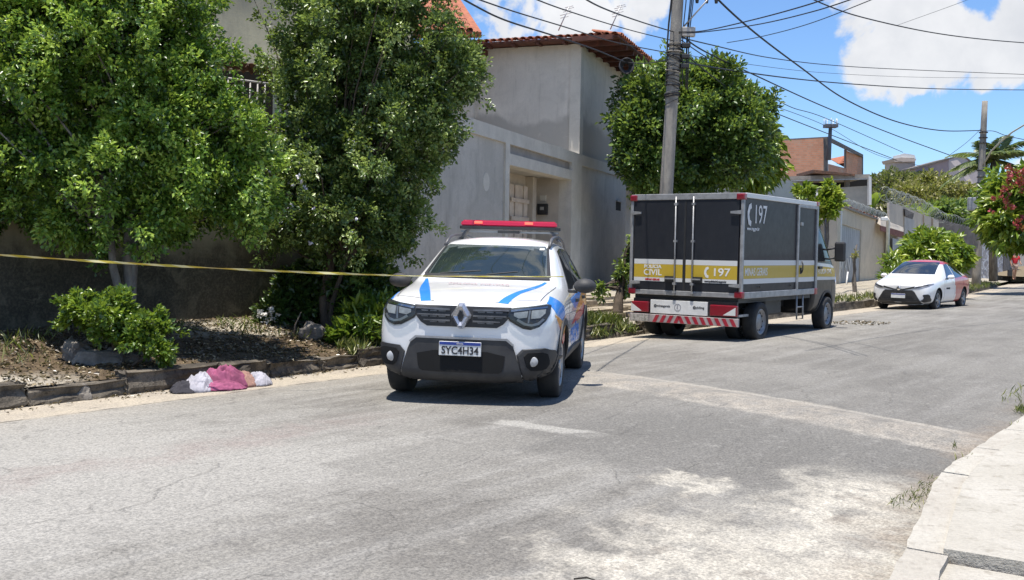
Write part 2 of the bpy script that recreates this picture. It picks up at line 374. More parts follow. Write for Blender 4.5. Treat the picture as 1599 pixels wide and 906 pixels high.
# ------------------------------------------------------------ vegetation helpers
def leaf_mesh(name, C, D, Nr, L, Wd, tint, mats, curl=.25):
    """C centre, D direction, Nr normal: arrays; one folded four-point leaf each"""
    n = len(C); D = D/np.linalg.norm(D, axis=1)[:, None]; S_ = np.cross(D, Nr); S_ /= (np.linalg.norm(S_, axis=1)[:, None]+1e-9); Nn_ = np.cross(S_, D)
    L = L[:, None]; Wd = Wd[:, None]
    v = np.empty((n, 4, 3)); v[:, 0] = C-D*L*.5; v[:, 1] = C+S_*Wd*.5+Nn_*Wd*curl; v[:, 2] = C+D*L*.5-Nn_*L*.12; v[:, 3] = C-S_*Wd*.5+Nn_*Wd*curl
    me = bpy.data.meshes.new(name); me.vertices.add(4*n); me.vertices.foreach_set('co', v.ravel())
    b = np.arange(n)*4; tri = np.stack([b, b+1, b+2, b, b+2, b+3], 1).reshape(-1, 3)
    me.loops.add(6*n); me.loops.foreach_set('vertex_index', tri.ravel()); me.polygons.add(2*n)
    me.polygons.foreach_set('loop_start', np.arange(2*n)*3); me.polygons.foreach_set('loop_total', np.full(2*n, 3)); me.update(calc_edges=True)
    a = me.attributes.new('tint', 'FLOAT', 'POINT'); a.data.foreach_set('value', np.repeat(tint, 4)); me.materials.append(mats); me.validate(); return me
def nrm(a): return a/(np.linalg.norm(a, axis=1)[:, None]+1e-9)
def crown_pts(blobs, ncl, seed=1, thr=-.12, fr=1.1, inner=.25, upb=.1, rough=.22):
    """cluster centres and outward directions through a crown made of ellipsoids"""
    r = np.random.default_rng(seed); vol = np.array([b[1][0]*b[1][1]+b[1][1]*b[1][2]+b[1][0]*b[1][2] for b in blobs]); pr = vol/vol.sum(); out = []; dr = []
    while len(out) < ncl:
        k = r.choice(len(blobs), p=pr); c, rad = Vector(blobs[k][0]), Vector(blobs[k][1]); d = r.normal(size=3); d /= np.linalg.norm(d); d = Vector(d)
        q = r.random(); f = 1-.28*q*q if r.random() > inner else r.uniform(.3, .85)
        nn_ = noise.noise(Vector((d.x*2+k*5.3, d.y*2, d.z*2))*1.3); f *= 1+rough*nn_*2
        p = c+Vector((d.x*rad.x, d.y*rad.y, d.z*rad.z))*f
        if f > .8 and noise.noise(p*fr+Vector((seed*3.7, 0, 0))) < thr: continue
        ins = False
        for j, (c2, r2) in enumerate(blobs):
            if j != k:
                e = p-Vector(c2)
                if (e.x/r2[0])**2+(e.y/r2[1])**2+(e.z/r2[2])**2 < .42: ins = True; break
        if ins and r.random() > .18: continue
        out.append(p); dr.append((d+Vector((0, 0, upb))).normalized())
    return out, dr
def crown_mesh(name, cl, dr, per, rad, ll, lw, m, seed=1, droop=0., tint_b=.45, flat=.0, tvar=.35):
    r = np.random.default_rng(seed+50); C = np.repeat(np.array([tuple(p) for p in cl]), per, 0); O = np.repeat(np.array([tuple(p) for p in dr]), per, 0); n = len(C)
    off = nrm(r.normal(size=(n, 3)))*(r.random((n, 1))**.5)*rad
    C = C+off+O*rad*.3
    D = nrm(off)*.8+O*.7+r.normal(size=(n, 3))*.45; D[:, 2] -= droop
    Nr = nrm(O*.5+r.normal(size=(n, 3))*.7+np.array([0, 0, .7+flat]))
    tc_ = np.repeat(np.clip(tint_b+r.normal(size=len(cl))*tvar*.6, 0, 1), per); tint = np.clip(tc_+r.normal(size=n)*.16+(r.random(n) > .96)*.3, 0, 1)
    L = ll*(.65+.7*r.random(n)); return leaf_mesh(name, C, D, Nr, L, lw/ll*L*(.8+.4*r.random(n)), tint, m)
M_bark = mat('bark', (.13, .10, .075), (.07, .055, .042), 9, .9, bmp=.8, bs=30, stretch=(1, 1, .3))
M_barkg = mat('grey_bark', (.22, .20, .17), (.12, .105, .09), 9, .9, bmp=.8, bs=30, stretch=(1, 1, .3))
def limbs(base, stems, cl, nb, r0, seed, m, parent, nt_=60):
    r = random.Random(seed); mb = MB(); base = Vector(base)
    for k, (top, rr) in enumerate(stems):
        top = Vector(top); b0 = base+Vector((r.uniform(-.08, .08), r.uniform(-.08, .08), -.15)); pts = []; 
        for i in range(7):
            f = i/6; p = b0.lerp(top, f); p += Vector((noise.noise(p*1.7+Vector((k, 0, 0))), noise.noise(p*1.7+Vector((0, k, 5))), 0))*.12*math.sin(f*math.pi); pts.append(p)
        mb.tube(pts, [rr*(1.25-.65*i/6)*(1.25 if i == 0 else 1) for i in range(7)], 9)
    tips = r.sample(list(cl), min(nb, len(cl)))
    for p in tips:
        st = min(stems, key=lambda q: (Vector(q[0])-p).length); a = base.lerp(Vector(st[0]), r.uniform(.55, 1)); pts = []
        for i in range(5):
            f = i/4; q = a.lerp(p, f)+Vector((0, 0, .25*math.sin(f*math.pi)))*(p-a).length*.25
            q += Vector(noise.noise_vector(q*1.5))*.12*math.sin(f*math.pi); pts.append(q)
        mb.tube(pts, [r0*(1-.8*i/4) for i in range(5)], 5, caps=False)
    return mb.build('trunk', m, parent)
def ext(loc): return Matrix.Translation(-Vector(loc))
def local(o, root): o.parent = root; o.matrix_parent_inverse = root.matrix_world.inverted() if root.location.length == 0 else Matrix.Translation(-root.location); return o
def tree(name, base, stems, blobs, ncl, per, rad, ll, lw, m, bark, label, cat='tree', seed=1, nb=60, r0=.03, crown='crown', group=None, **k):
    kk = {q: k.pop(q) for q in ('thr', 'fr', 'inner', 'upb', 'rough') if q in k}
    cl, dr = crown_pts(blobs, ncl, seed, **kk); root = empty(name, base, label=label, cat=cat, group=group)
    t = limbs(base, stems, cl, nb, r0, seed, bark, None); local(t, root)
    c = link(crown, crown_mesh(crown, cl, dr, per, rad, ll, lw, m, seed, **k)); local(c, root); return root
M_lfA = leafmat('dense_green_leaves', (.036, .080, .014), (.15, .285, .042), (.46, .62, .12))
M_lfB = leafmat('dull_green_leaves', (.030, .062, .018), (.125, .205, .055), (.42, .52, .17))
M_lfC = leafmat('bright_shrub_leaves', (.045, .095, .014), (.11, .20, .022), (.26, .36, .04))
M_lfD = leafmat('dark_green_leaves', (.024, .056, .016), (.085, .165, .038), (.28, .40, .09))
M_lfE = leafmat('olive_hill_leaves', (.12, .115, .04), (.29, .265, .09), (.48, .43, .18))
M_lfM = leafmat('yellow_green_leaves', (.07, .13, .015), (.17, .27, .025), (.38, .44, .06))

def cone_blobs(px, pys, D0): pass
# left tree
def B(px, py, D, rx, ry=None, rz=None):
    c = at(px, py, D); k = D/1600; return (tuple(c), (rx*k, (ry or rx)*k, (rz or rx)*k))
tA = at(196, 0, 12.3); bA = Vector((tA.x+.02, tA.y, sidez(-1.5)))
tree('leafy_street_tree', tuple(bA), [(tuple(at(215, 250, 12.3)), .06), (tuple(at(160, 270, 12.1)), .05), (tuple(at(235, 200, 12.5)), .045)],
     [B(170, 90, 12.5, 160, 120, 150), B(60, 110, 12.4, 130, 110, 150), B(270, 90, 12.7, 66, 70, 75), B(320, 270, 12.5, 100, 90, 85), B(180, 275, 12.4, 130, 90, 100), B(120, 330, 12.2, 70, 60, 62), B(250, 330, 12.3, 60, 60, 55),
      B(30, 250, 12.3, 130, 90, 90), B(-60, 180, 12.4, 140, 120, 170), B(150, -60, 12.6, 165, 130, 110), B(355, 210, 12.5, 65, 60, 62), B(385, 320, 12.7, 46, 50, 62), B(60, 20, 12.3, 90, 80, 80), B(230, 190, 12.1, 80, 60, 70)],
     5200, 38, .125, .062, .036, M_lfA, M_barkg, 'large bright green leafy tree left of the other street tree, above the low kerbside shrub', seed=3, nb=110, r0=.022, thr=-.08, fr=2.3, rough=.42, tint_b=.5, tvar=.5)
tB = at(516, 0, 15.2); bB = Vector((tB.x, tB.y, sidez(-1.4)))
tree('leafy_street_tree', tuple(bB), [(tuple(at(520, 330, 15.2)), .07), (tuple(at(500, 380, 15.3)), .05), (tuple(at(545, 360, 15)), .04)],
     [B(560, 60, 15.2, 130, 140, 130), B(492, 130, 15.3, 58, 80, 90), B(655, 150, 15.0, 80, 90, 85), B(715, 110, 15.2, 48, 60, 55), B(600, 230, 15.1, 100, 110, 90), B(500, 270, 15.1, 90, 110, 100),
      B(560, 330, 14.9, 90, 100, 70), B(600, -60, 15.3, 120, 120, 100), B(515, 5, 15.4, 62, 80, 80), B(650, 230, 15.0, 50, 50, 60), B(620, 355, 15, 45, 50, 45), B(465, 330, 15, 55, 60, 60)],
     4900, 34, .125, .060, .034, M_lfB, M_bark, 'large dull green tree with pale blossoms behind the police car, before the grey house', seed=11, nb=120, r0=.022, thr=-.05, fr=2.3, rough=.46, tint_b=.42, tvar=.5)
# ------------------------------------------------------------ shrubs, rocks and litter on the left sidewalk
def shrub(name, blobs, ncl, per, rad, ll, lw, m, label, seed, cat='shrub', crown='foliage', **k):
    c0 = Vector(blobs[0][0]); base = Vector((c0.x, c0.y, gz(c0.x, c0.y)))
    if 'bz' in k: base.z = k.pop('bz')
    return tree(name, tuple(base), [(blobs[0][0], .02), (tuple(Vector(blobs[-1][0])), .015)], blobs, ncl, per, rad, ll, lw, m, M_bark, label, cat, seed, nb=20, r0=.008, crown=crown, **k)
shrub('low_shrub', [B(180, 498, 11.4, 56, 50, 34), B(135, 486, 11.4, 32, 36, 26), B(222, 520, 11.3, 36, 40, 28), B(250, 545, 11.2, 17, 20, 18)], 300, 30, .08, .062, .036, M_lfC, 'low bright green shrub with rocks under it, beneath the left street tree', 21, tint_b=.5, thr=-.12, fr=3, rough=.55)
shrub('kerbside_plant', [B(568, 510, 14.3, 34, 40, 32), B(545, 528, 14.2, 26, 30, 24), B(600, 500, 14.6, 25, 30, 40)], 120, 26, .12, .17, .05, M_lfC, 'broad leaved green plant at the kerb by the police car headlight', 22, tint_b=.45, thr=-.5)
shrub('undergrowth_bush', [B(570, 460, 15.4, 60, 50, 45), B(470, 465, 15.6, 40, 40, 40), B(540, 430, 15.6, 70, 50, 30), B(430, 490, 15.3, 22, 30, 20)], 420, 34, .15, .1, .055, M_lfD, 'dark leafy bush around the trunk of the right street tree', 23, tint_b=.35, thr=-.4)
# pale flowering clump
M_petal = mat('white_petals', (.75, .74, .7), rough=.6)
cl, dr = crown_pts([B(418, 492, 15.0, 16, 20, 12)], 26, 31, thr=-1)
root = empty('white_flower_clump', tuple(at(418, 500, 15.0)), label='small clump of white flowers in the dark shade beside the old wall', cat='flowers')
local(link('blossom', crown_mesh('blossom', cl, dr, 7, .05, .05, .04, M_petal, 31)), root)
# flowers scattered on the right tree
cl, dr = crown_pts([B(500, 290, 14.1, 85, 60, 90), B(500, 330, 14.1, 60, 60, 60)], 26, 33, thr=-1, inner=0)
M_lil = mat('pale_lilac_petals', (.62, .62, .72), rough=.6)
me = crown_mesh('blossom', cl, dr, 5, .035, .05, .04, M_lil, 33)
tr2 = [o for o in bpy.data.objects if o.name.startswith('leafy_street_tree')][1]; local(link('blossom', me), tr2)

M_rock = mat('dusty_rock', (.26, .235, .20), (.13, .115, .10), 5, .95, bmp=.8, bs=25)
def rock(p, r, sq, seed, label, m=M_rock, name='rock', rz=0, **k):
    bm = bmesh.new(); bmesh.ops.create_icosphere(bm, subdivisions=3, radius=1)
    for v in bm.verts:
        c = v.co*1.0; f = 1+.45*noise.noise(c*1.1+Vector((seed*3.1, 0, 0)))+.12*noise.noise(c*3.5+Vector((seed, 2, 0)))
        c = Vector((round(c.x*f*2.3)/2.3*.35+c.x*f*.65, round(c.y*f*2.3)/2.3*.35+c.y*f*.65, round(c.z*f*2.3)/2.3*.35+c.z*f*.65))
        v.co = Matrix.Rotation(rz, 3, 'Z') @ Vector((c.x*r*sq[0], c.y*r*sq[1], c.z*r*sq[2]))
    me = bpy.data.meshes.new(name); bm.to_mesh(me); bm.free(); me.materials.append(m); o = link(name, me); o.location = p
    return tag(o, label, 'rock', **k)
def gp(px, D, dz=0):
    p = at(px, 450, D); p.z = gz(p.x, p.y)+dz; return p
rock(gp(122, 11.5, .05), .17, (1, .8, .85), 2, 'pale grey rock at the left end of the rocks under the low shrub')
rock(gp(158, 11.4, .02), .2, (1.5, .8, .6), 3, 'long flat brown rock in the middle of the rocks under the low shrub')
rock(gp(180, 11.5, .05), .15, (1.5, .8, .6), 5, 'dark flat rock lying right of the brown one under the low shrub')
rock(gp(222, 11.6, .03), .11, (1, .8, .9), 8, 'small rounded rock under the right tip of the low shrub')
rock(at(128, 622, 10.3)*1.0, .1, (.9, .7, 1.2), 12, 'small broken kerb stone standing against the left kerb')
rock(gp(486, 14.2, .1), .19, (1.0, .35, .75), 14, 'flat broken grey stone plate leaning under the right street tree', rz=.3)
M_stick = mat('dry_stick', (.25, .2, .15), rough=.9)
p = gp(140, 11.6, .22); MB().tube([p+Vector((-.15, 0, -.12)), p+Vector((0, .05, 0)), p+Vector((.25, .1, .1))], [.014, .018, .01], 6).build('dry_branch', M_stick, label='bare dry branch lying on the rocks under the low shrub', cat='branch')
p = gp(458, 14.1, .0); MB().tube([p, p+Vector((.03, 0, .2)), p+Vector((.1, .05, .38))], [.012, .01, .006], 6).build('dry_branch', M_stick, label='thin dry stick standing left of the grey stone plate', cat='branch')
p = at(910, 866, 4.75); p.z = roadz(7.0)+.02; MB().tube([p+Vector((-.04, 0, 0)), p+Vector((.02, .0, .008)), p+Vector((.06, -.012, 0))], [.004, .005, .002], 6).build('twig', mat('dark_twig', (.03, .025, .02), rough=.9), label='small dark twig lying on the pale patch of the road', cat='twig')
# litter and fallen leaves
def scatter(name, n, sr, tr, zf, ll, m, seed, dens=None, up=.9, up_d=0, **k):
    r = np.random.default_rng(seed); C = []
    while len(C) < n:
        s = r.uniform(*sr); t = r.uniform(*tr)
        if dens and r.random() > dens(s, t): continue
        p = P(s, t); C.append((p.x, p.y, zf(s, t)+r.uniform(.004, .02)))
    C = np.array(C); D = r.normal(size=(n, 3)); D[:, 2] *= .25; D[:, 2] += up_d; Nr = nrm(r.normal(size=(n, 3))*.5+np.array([0, 0, up])); L = ll*(.5+r.random(n))
    if up_d: C[:, 2] += L*.4
    return tag(link(name, leaf_mesh(name, C, D, Nr, L, L*(.5 if not up_d else .09), r.random(n), m)), kind='stuff', **k)
M_dry = leafmat('dry_fallen_leaves', (.05, .035, .02), (.14, .10, .055), (.32, .26, .16), .05)
scatter('leaf_litter', 14000, (3, 13), (-2.75, -.12), sz, .05, M_dry, 41, lambda s, t: .25+.75*max(0, noise.noise(Vector((s*.8, t*.9, 0)))+.25))
scatter('leaf_litter', 500, (3.5, 14), (-.02, .5), lambda s, t: roadz(t), .04, M_dry, 42, lambda s, t: max(0, .5-t))
scatter('leaf_litter', 140, (22.2, 23.6), (1.9, 3.1), lambda s, t: roadz(t), .07, M_dry, 43)
M_grass = leafmat('verge_grass', (.05, .075, .02), (.13, .17, .035), (.33, .32, .12), .3)
def grass(n, sr, tr, h, seed, zf=sz, dens=None): return scatter('grass', n, sr, tr, zf, h, M_grass, seed, dens, .05, 1.6)
gd = lambda s, t: max(0, noise.noise(Vector((s*1.6, t*2, 4)))*1.6+.55)
grass(5200, (12.6, 17.2), (-.75, .06), .22, 51, lambda s, t: sz(s, t) if t < -.13 else 0.02, gd)
grass(260, (9.6, 10.7), (-.35, -.0), .18, 52, lambda s, t: sz(s, t) if t < -.13 else .14, gd)
grass(1500, (22, 45), (-.7, -.1), .22, 53, sz, gd)
grass(1400, (40, 60), (-1.0, .1), .25, 58, lambda s, t: .1, gd)
grass(420, (8.0, 12.5), (7.60, 7.83), .07, 54, lambda s, t: .02, lambda s, t: max(0, noise.noise(Vector((s*2.1, t*2, 1)))*2))
grass(160, (6.6, 7.6), (7.70, 7.9), .045, 55, lambda s, t: .0)
grass(500, (12, 20), (7.3, 7.9), .10, 56, lambda s, t: .02, gd)
grass(700, (3, 13), (-2.7, -1), .14, 57, sz, lambda s, t: max(0, noise.noise(Vector((s*1.1, t*1.3, 8)))*1.5))
# stone paving beyond the police car
M_pave = mat('sandstone_paving', (.40, .34, .25), (.30, .255, .19), 5, .9, bmp=.5)
pv = empty('stone_paving', P(15, -2), kind='structure')
for i in range(9):
    for k in range(6):
        s = 12.6+i*.98+random.uniform(-.1, .1)+(k % 2)*.3; t = -.95-k*.62; a = .45
        z0 = max(sz(q, w) for q in (s-.4, s+.4) for w in (t-.25, t+.25))
        pts = [P(s+x+random.uniform(-.05, .05), t+y+random.uniform(-.03, .03), z0+.012+random.uniform(0, .02)) for x, y in ((-a, -.28), (a, -.28), (a, .28), (-a, .28))]
        o = MB().prism(pts, (0, 0, -.08)).build('paving_stone', M_pave); o.parent = pv; o.matrix_parent_inverse = ext(pv.location)

# ------------------------------------------------------------ cloth heap in the gutter (about 1.1 m long)
M_pink = mat('pink_cloth', (.33, .085, .17), (.20, .05, .10), 8, .9); M_whc = mat('white_cloth', (.42, .41, .45), (.32, .31, .34), 8, .9)
M_drk = mat('dark_cloth', (.035, .033, .04), rough=.95); M_tan = mat('tan_cloth', (.33, .19, .15), rough=.9)
hp = empty('cloth_heap', tuple(P(7.0, .45, roadz(.45))), label='low crumpled heap of pink, white and dark cloth in the left gutter', cat='cloth heap')
hb = at(343, 605, 11.3)
def hq(px, D, z=0):
    p = at(px, 600, D); s, t = ST(p.x, p.y); p.z = max(roadz(t), 0)+z; return p
def drape(c, r, m, seed, name, rz=0, n=44):
    """a crumpled cloth lying over something low: an irregular outline, ridged folds, a hem on the ground"""
    vs = []; M = Matrix.Rotation(rz, 3, 'Z')
    for i in range(n+1):
        for j in range(n+1):
            u, v = i/n*2-1, j/n*2-1; k = math.sqrt(u*u+v*v)+1e-6; mx = max(abs(u), abs(v)); x, y = u/k*mx, v/k*mx; rr = mx
            an = math.atan2(y, x); ed = 1+.16*noise.noise(Vector((math.cos(an)*1.6, math.sin(an)*1.6, seed*3)))+.07*noise.noise(Vector((math.cos(an)*5, math.sin(an)*5, seed)))
            q = Vector((x*2.1, y*2.1, seed*2.7)); w = 1-abs(noise.noise(q+Vector(noise.noise_vector(q))*.6))*2.2; w2 = 1-abs(noise.noise(q*2.6))*2
            h = (1-rr**2.2)**.8 if rr < 1 else 0
            vs.append(Vector(c)+M @ Vector((x*r[0]*ed, y*r[1]*ed, h*r[2]*(.62+.30*w+.10*w2)+.012+.01*w2*rr)))
    fs = [(i*(n+1)+j, (i+1)*(n+1)+j, (i+1)*(n+1)+j+1, i*(n+1)+j+1) for i in range(n) for j in range(n)]
    me = bpy.data.meshes.new(name); me.from_pydata(vs, [], fs); me.materials.append(m); me.polygons.foreach_set('use_smooth', [True]*len(fs)); o = link(name, me); o.parent = hp; o.matrix_parent_inverse = ext(hp.location)
    sd = o.modifiers.new('t', 'SOLIDIFY'); sd.thickness = .006; return o
drape(hq(290, 10.8), (.17, .20, .12), M_drk, 1, 'dark_cloth', .3); drape(hq(314, 10.9), (.2, .23, .2), M_whc, 2, 'white_cloth', .2); drape(hq(347, 11.1), (.28, .22, .26), M_pink, 3, 'pink_cloth', .5)
drape(hq(378, 11.25), (.18, .17, .17), M_tan, 4, 'tan_cloth', .1); drape(hq(401, 11.35), (.17, .16, .15), M_whc, 5, 'white_cloth', .8); drape(hq(345, 10.9), (.28, .12, .1), M_pink, 6, 'pink_cloth', .45)

# ------------------------------------------------------------ buildings on the left
def wallmat(name, c1, c2, stain, sc=1.2, low=None, high=None, drip=.5):
    m, nt, b = newmat(name); tc = nt.nodes.new('ShaderNodeTexCoord').outputs['Object']
    n1 = noi(nt, tc, sc, 7, .62, .3); n2 = noi(nt, vmul(nt, tc, (1, 1, .18)), sc*4, 6, .65); n3 = noi(nt, tc, 30, 4, .7)
    c = mixc(nt, n1.sm(.35, .65), c1, c2); c = mixc(nt, n2.sm(.5, .8)*drip, c, stain)
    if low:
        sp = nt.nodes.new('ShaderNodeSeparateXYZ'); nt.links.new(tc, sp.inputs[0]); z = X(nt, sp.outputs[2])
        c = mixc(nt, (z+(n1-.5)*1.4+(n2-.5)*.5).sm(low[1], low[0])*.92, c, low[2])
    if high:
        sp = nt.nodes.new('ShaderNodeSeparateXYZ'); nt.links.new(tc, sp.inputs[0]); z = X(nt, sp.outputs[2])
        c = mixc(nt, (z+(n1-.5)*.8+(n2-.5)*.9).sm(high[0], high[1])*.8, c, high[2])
    st = noi(nt, vmul(nt, tc, (1, 1, .07)), 5.5, 6, .7); c = mixc(nt, st.sm(.56, .74)*noi(nt, tc, .8, 4).sm(.4, .6)*.55, c, stain)
    bl = noi(nt, tc, 2.7, 8, .72, .6); c = mixc(nt, bl.sm(.5, .62)*.22, c, tuple(v*.62 for v in c1)); c = mixc(nt, bl.sm(.42, .3)*.3, c, tuple(min(.8, v*1.25) for v in c2))
    n3 = n3+0; c = mixc(nt, n3.sm(.4, .7)*.22, c, tuple(v*.65 for v in c1))
    nt.links.new(c, b.inputs['Base Color']); b.inputs['Roughness'].default_value = .92; b.inputs['Specular IOR Level'].default_value = .25
    bump(nt, b, n1+n3*.4, .35, .02); return m
M_old = wallmat('mossy_sunlit_old_render', (.47, .43, .30), (.30, .28, .19), (.10, .10, .06), 1.6, low=(1.25, 2.05, (.030, .027, .022)), drip=.8)  # pale upper tone paints in the sunlit part; black moss stain below
s0, s1 = 1.0, 12.3
MB().hexa([P(s0, -2.8, .2), P(s1, -2.8, .2), P(s1, -3.0, .2), P(s0, -3.0, .2)], [P(s0, -2.8, 3.1), P(s1, -2.8, 3.1), P(s1, -3.0, 3.1), P(s0, -3.0, 3.1)]).build('old_wall', M_old, label='tall mossy rendered wall painted paler where sunlit above, stained black at the foot, behind the two street trees', cat='wall')
# cream house behind the trees
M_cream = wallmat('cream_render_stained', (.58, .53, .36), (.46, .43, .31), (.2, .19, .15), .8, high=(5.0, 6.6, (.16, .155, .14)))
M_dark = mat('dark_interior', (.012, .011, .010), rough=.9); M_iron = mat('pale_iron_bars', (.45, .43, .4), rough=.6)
M_tile = mat('clay_tiles', (.42, .15, .075), (.27, .095, .055), 7, .85, bmp=.4, lo=.3, hi=.7)
M_tileb = mat('brown_old_tiles', (.20, .10, .06), (.09, .055, .04), 7, .9)
hc = empty('cream_house', tuple(at(380, 300, 19)), label='cream rendered house with a barred window, half hidden behind the street trees', cat='house')
def Lc(o, root): o.parent = root; o.matrix_parent_inverse = ext(root.location); return o
def wall4(name, px0, px1, D0, D1, zb, zt, m, root, th=.2, **k):
    a = at(px0, 400, D0); b = at(px1, 400, D1); d = (b-a); d.z = 0; n = Vector((-d.y, d.x, 0)).normalized()*th
    if n.y < 0: n = -n
    z2 = zt if hasattr(zt, '__len__') else (zt, zt)
    mb = MB().hexa([(a.x, a.y, zb), (b.x, b.y, zb), (b.x+n.x, b.y+n.y, zb), (a.x+n.x, a.y+n.y, zb)], [(a.x, a.y, z2[0]), (b.x, b.y, z2[1]), (b.x+n.x, b.y+n.y, z2[1]), (a.x+n.x, a.y+n.y, z2[0])])
    o = mb.build(name, m, **k); return Lc(o, root) if root else o
z_ = at(380, 92, 18.5).z
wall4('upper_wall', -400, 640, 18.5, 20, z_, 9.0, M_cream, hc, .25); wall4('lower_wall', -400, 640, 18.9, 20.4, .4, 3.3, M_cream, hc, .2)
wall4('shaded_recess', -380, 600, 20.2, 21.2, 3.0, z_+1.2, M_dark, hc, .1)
wall4('side_wall', -400, 318, 18.85, 19.5, 3.3, z_-.003, M_cream, hc, .2); wall4('side_wall', 424, 640, 19.8, 20.35, 3.3, z_-.003, M_cream, hc, .2)
wf = empty('window_grille', tuple(at(350, 135, 18.9))); wf.parent = hc; wf.matrix_parent_inverse = ext(hc.location)
for i in range(9):
    a = at(322+i*11.5, 118+i*1.5, 18.75); b = at(320+i*11.5, 200, 18.75); o = MB().tube([a, b], .016, 6).build('bar', M_iron); Lc(o, wf)
o = MB().tube([at(318, 117, 18.75), at(420, 131, 18.75)], .02, 6).build('rail', M_iron); Lc(o, wf)
def halfpipe(L, r=.085, seg=6, th=.014):
    mb = MB(); vs = []
    for x, rr in ((0, r*1.05), (L, r*.9)):
        for j in range(seg+1): a = math.pi*j/seg; vs.append((x, rr*math.cos(a), rr*math.sin(a)*.75))
        for j in range(seg+1): a = math.pi*j/seg; vs.append((x, (rr-th)*math.cos(a), (rr-th)*math.sin(a)*.75))
    n = seg+1; fs = []
    for j in range(seg): fs += [(j, j+1, 2*n+j+1, 2*n+j), (n+j+1, n+j, 3*n+j, 3*n+j+1), (j, n+j, n+j+1, j+1), (2*n+j, 2*n+j+1, 3*n+j+1, 3*n+j)]
    mb.add(vs, fs, 0, False); return mb
pipe_me = halfpipe(.42).mesh('roof_tile', M_tile); pipe_brown = halfpipe(.34, .1).mesh('roof_tile', M_tileb)
for i in range(9):
    p = at(340+i*13, 96+i*2.2, 18.3); o = link('roof_tile', pipe_brown, hc); o.matrix_parent_inverse = ext(hc.location); o.location = p; o.rotation_euler = (0, .25, R(88))

# grey rendered house
M_grey = wallmat('grey_cement_render', (.46, .435, .385), (.54, .51, .455), (.28, .265, .235), .9, drip=.6)
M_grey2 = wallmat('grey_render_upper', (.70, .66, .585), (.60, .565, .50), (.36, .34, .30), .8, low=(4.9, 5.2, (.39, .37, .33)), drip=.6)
M_band = wallmat('pale_cement_bands', (.64, .605, .53), (.55, .52, .455), (.42, .395, .35), 1.2, drip=.3)
M_wood = mat('red_brown_timber', (.13, .045, .03), (.08, .03, .022), 6, .8)
gh = empty('grey_house', (-.657, 20.6, .5), label='two storey grey cement house with an orange tiled roof and a recessed doorway', cat='house')
G0 = Vector((-.657, 20.6, 0)); Gd = Vector((.342, .94, 0)); Gn = Vector((.94, -.342, 0))   # along the wall, and out of it
def G(l, z, o=0): return G0+Gd*l+Gn*o+Vector((0, 0, z))
def gbox(name, l0, l1, z0, z1, o0, o1, m, par=None):
    mb = MB().hexa([G(l0, z0, o1), G(l1, z0, o1), G(l1, z0, o0), G(l0, z0, o0)], [G(l0, z1, o1), G(l1, z1, o1), G(l1, z1, o0), G(l0, z1, o0)])
    o = mb.build(name, m); par = par or gh; o.parent = par; o.matrix_parent_inverse = ext(par.location); return o
def Gl(px):   # wall length at a picture column
    k = pdir(px, 300); k = k.x/k.y; return (k*20.6+.657)/(.342-k*.94)
lD0, lD1, lC = Gl(792), Gl(890), Gl(903)
bt = 4.12   # top of the band
gbox('wall', -4.6, lD0-.25, .2, bt-.28, -.25, 0, M_grey)
gbox('wall', lC+.12, 13.5, .2, bt-.28, -.25, 0, M_grey)
gbox('pilaster', lD0-.25, lD0, .2, bt-.28, -.3, .05, M_band); gbox('pilaster', lD1, lC+.12, .2, bt-.28, -.3, .05, M_band)
gbox('band', -4.6, 13.5, bt-.28, bt, -.3, .05, M_band)
gbox('lintel_panel', lD0, lD1, bt-.48, bt-.28, -.25, -.03, mat('pinkish_render', (.37, .335, .30), (.30, .28, .255), 3, .9))
gbox('lintel', lD0, lD1, bt-.72, bt-.48, -.3, .05, M_band)
gbox('porch_ceiling', lD0-.2, lD1+.2, bt-.67, bt-.59, -1.0, -.3, M_grey); gbox('porch_floor', lD0-.2, lD1+.2, .2, .5, -1.0, -.0, M_grey)
gbox('porch_wall', lD0-.2, lD1+.2, .5, bt-.67, -1.1, -1.0, mat('beige_render', (.56, .50, .42), (.46, .41, .35), 2, .9)); M_beir = bpy.data.materials['beige_render']
gbox('porch_wall', lD0-.22, lD0-.2, .5, bt-.67, -1.0, -.3, M_beir); gbox('porch_wall', lD1+.003, lD1+.1, .5, bt-.67, -1.0, -.3, M_beir)
M_door = mat('worn_beige_metal', (.66, .58, .50), (.55, .46, .39), 4, .6)
M_blk = mat('black_plastic', (.02, .02, .022), (.03, .03, .03), 4, .5)
dl = 4.2
for i in range(4): gbox('door_panel', dl+i*.32+.02, dl+i*.32+.3, .5, 3.18, -.999, -.93+.02*(i % 2), M_door)
for z in (2.3, 2.75): gbox('door_rail', dl, dl+1.30, z, z+.10, -.9, -.875, M_door)
gbox('door_jamb', dl+1.34, dl+1.62, .5, bt-.68, -.999, -.80, M_beir)
gbox('meter_box', lD1-.12, lD1+.001, 2.50, 2.78, -.84, -.58, M_blk); gbox('meter_plate', lD1-.03, lD1+.001, 2.86, 3.0, -.80, -.64, M_band); gbox('meter_glass', lD1-.13, lD1-.118, 2.62, 2.7, -.76, -.66, M_iron)
lv = Gl(966); gbox('vent_opening', lv-.3, lv+.3, 2.82, 3.08, -.05, .004, M_dark); gbox('vent_hood', lv-.33, lv+.33, 3.08, 3.12, -.05, .06, M_grey); 
# round plaster patch
pc = G(Gl(759), at(759, 283, 20.6).z, .004); vs = [pc+Gd*(.18*math.cos(a))+Vector((0, 0, .19*math.sin(a))) for a in [i*math.pi/9 for i in range(18)]]
Lc(MB().prism(vs, Gn*-.02).build('plaster_patch', M_band), gh)
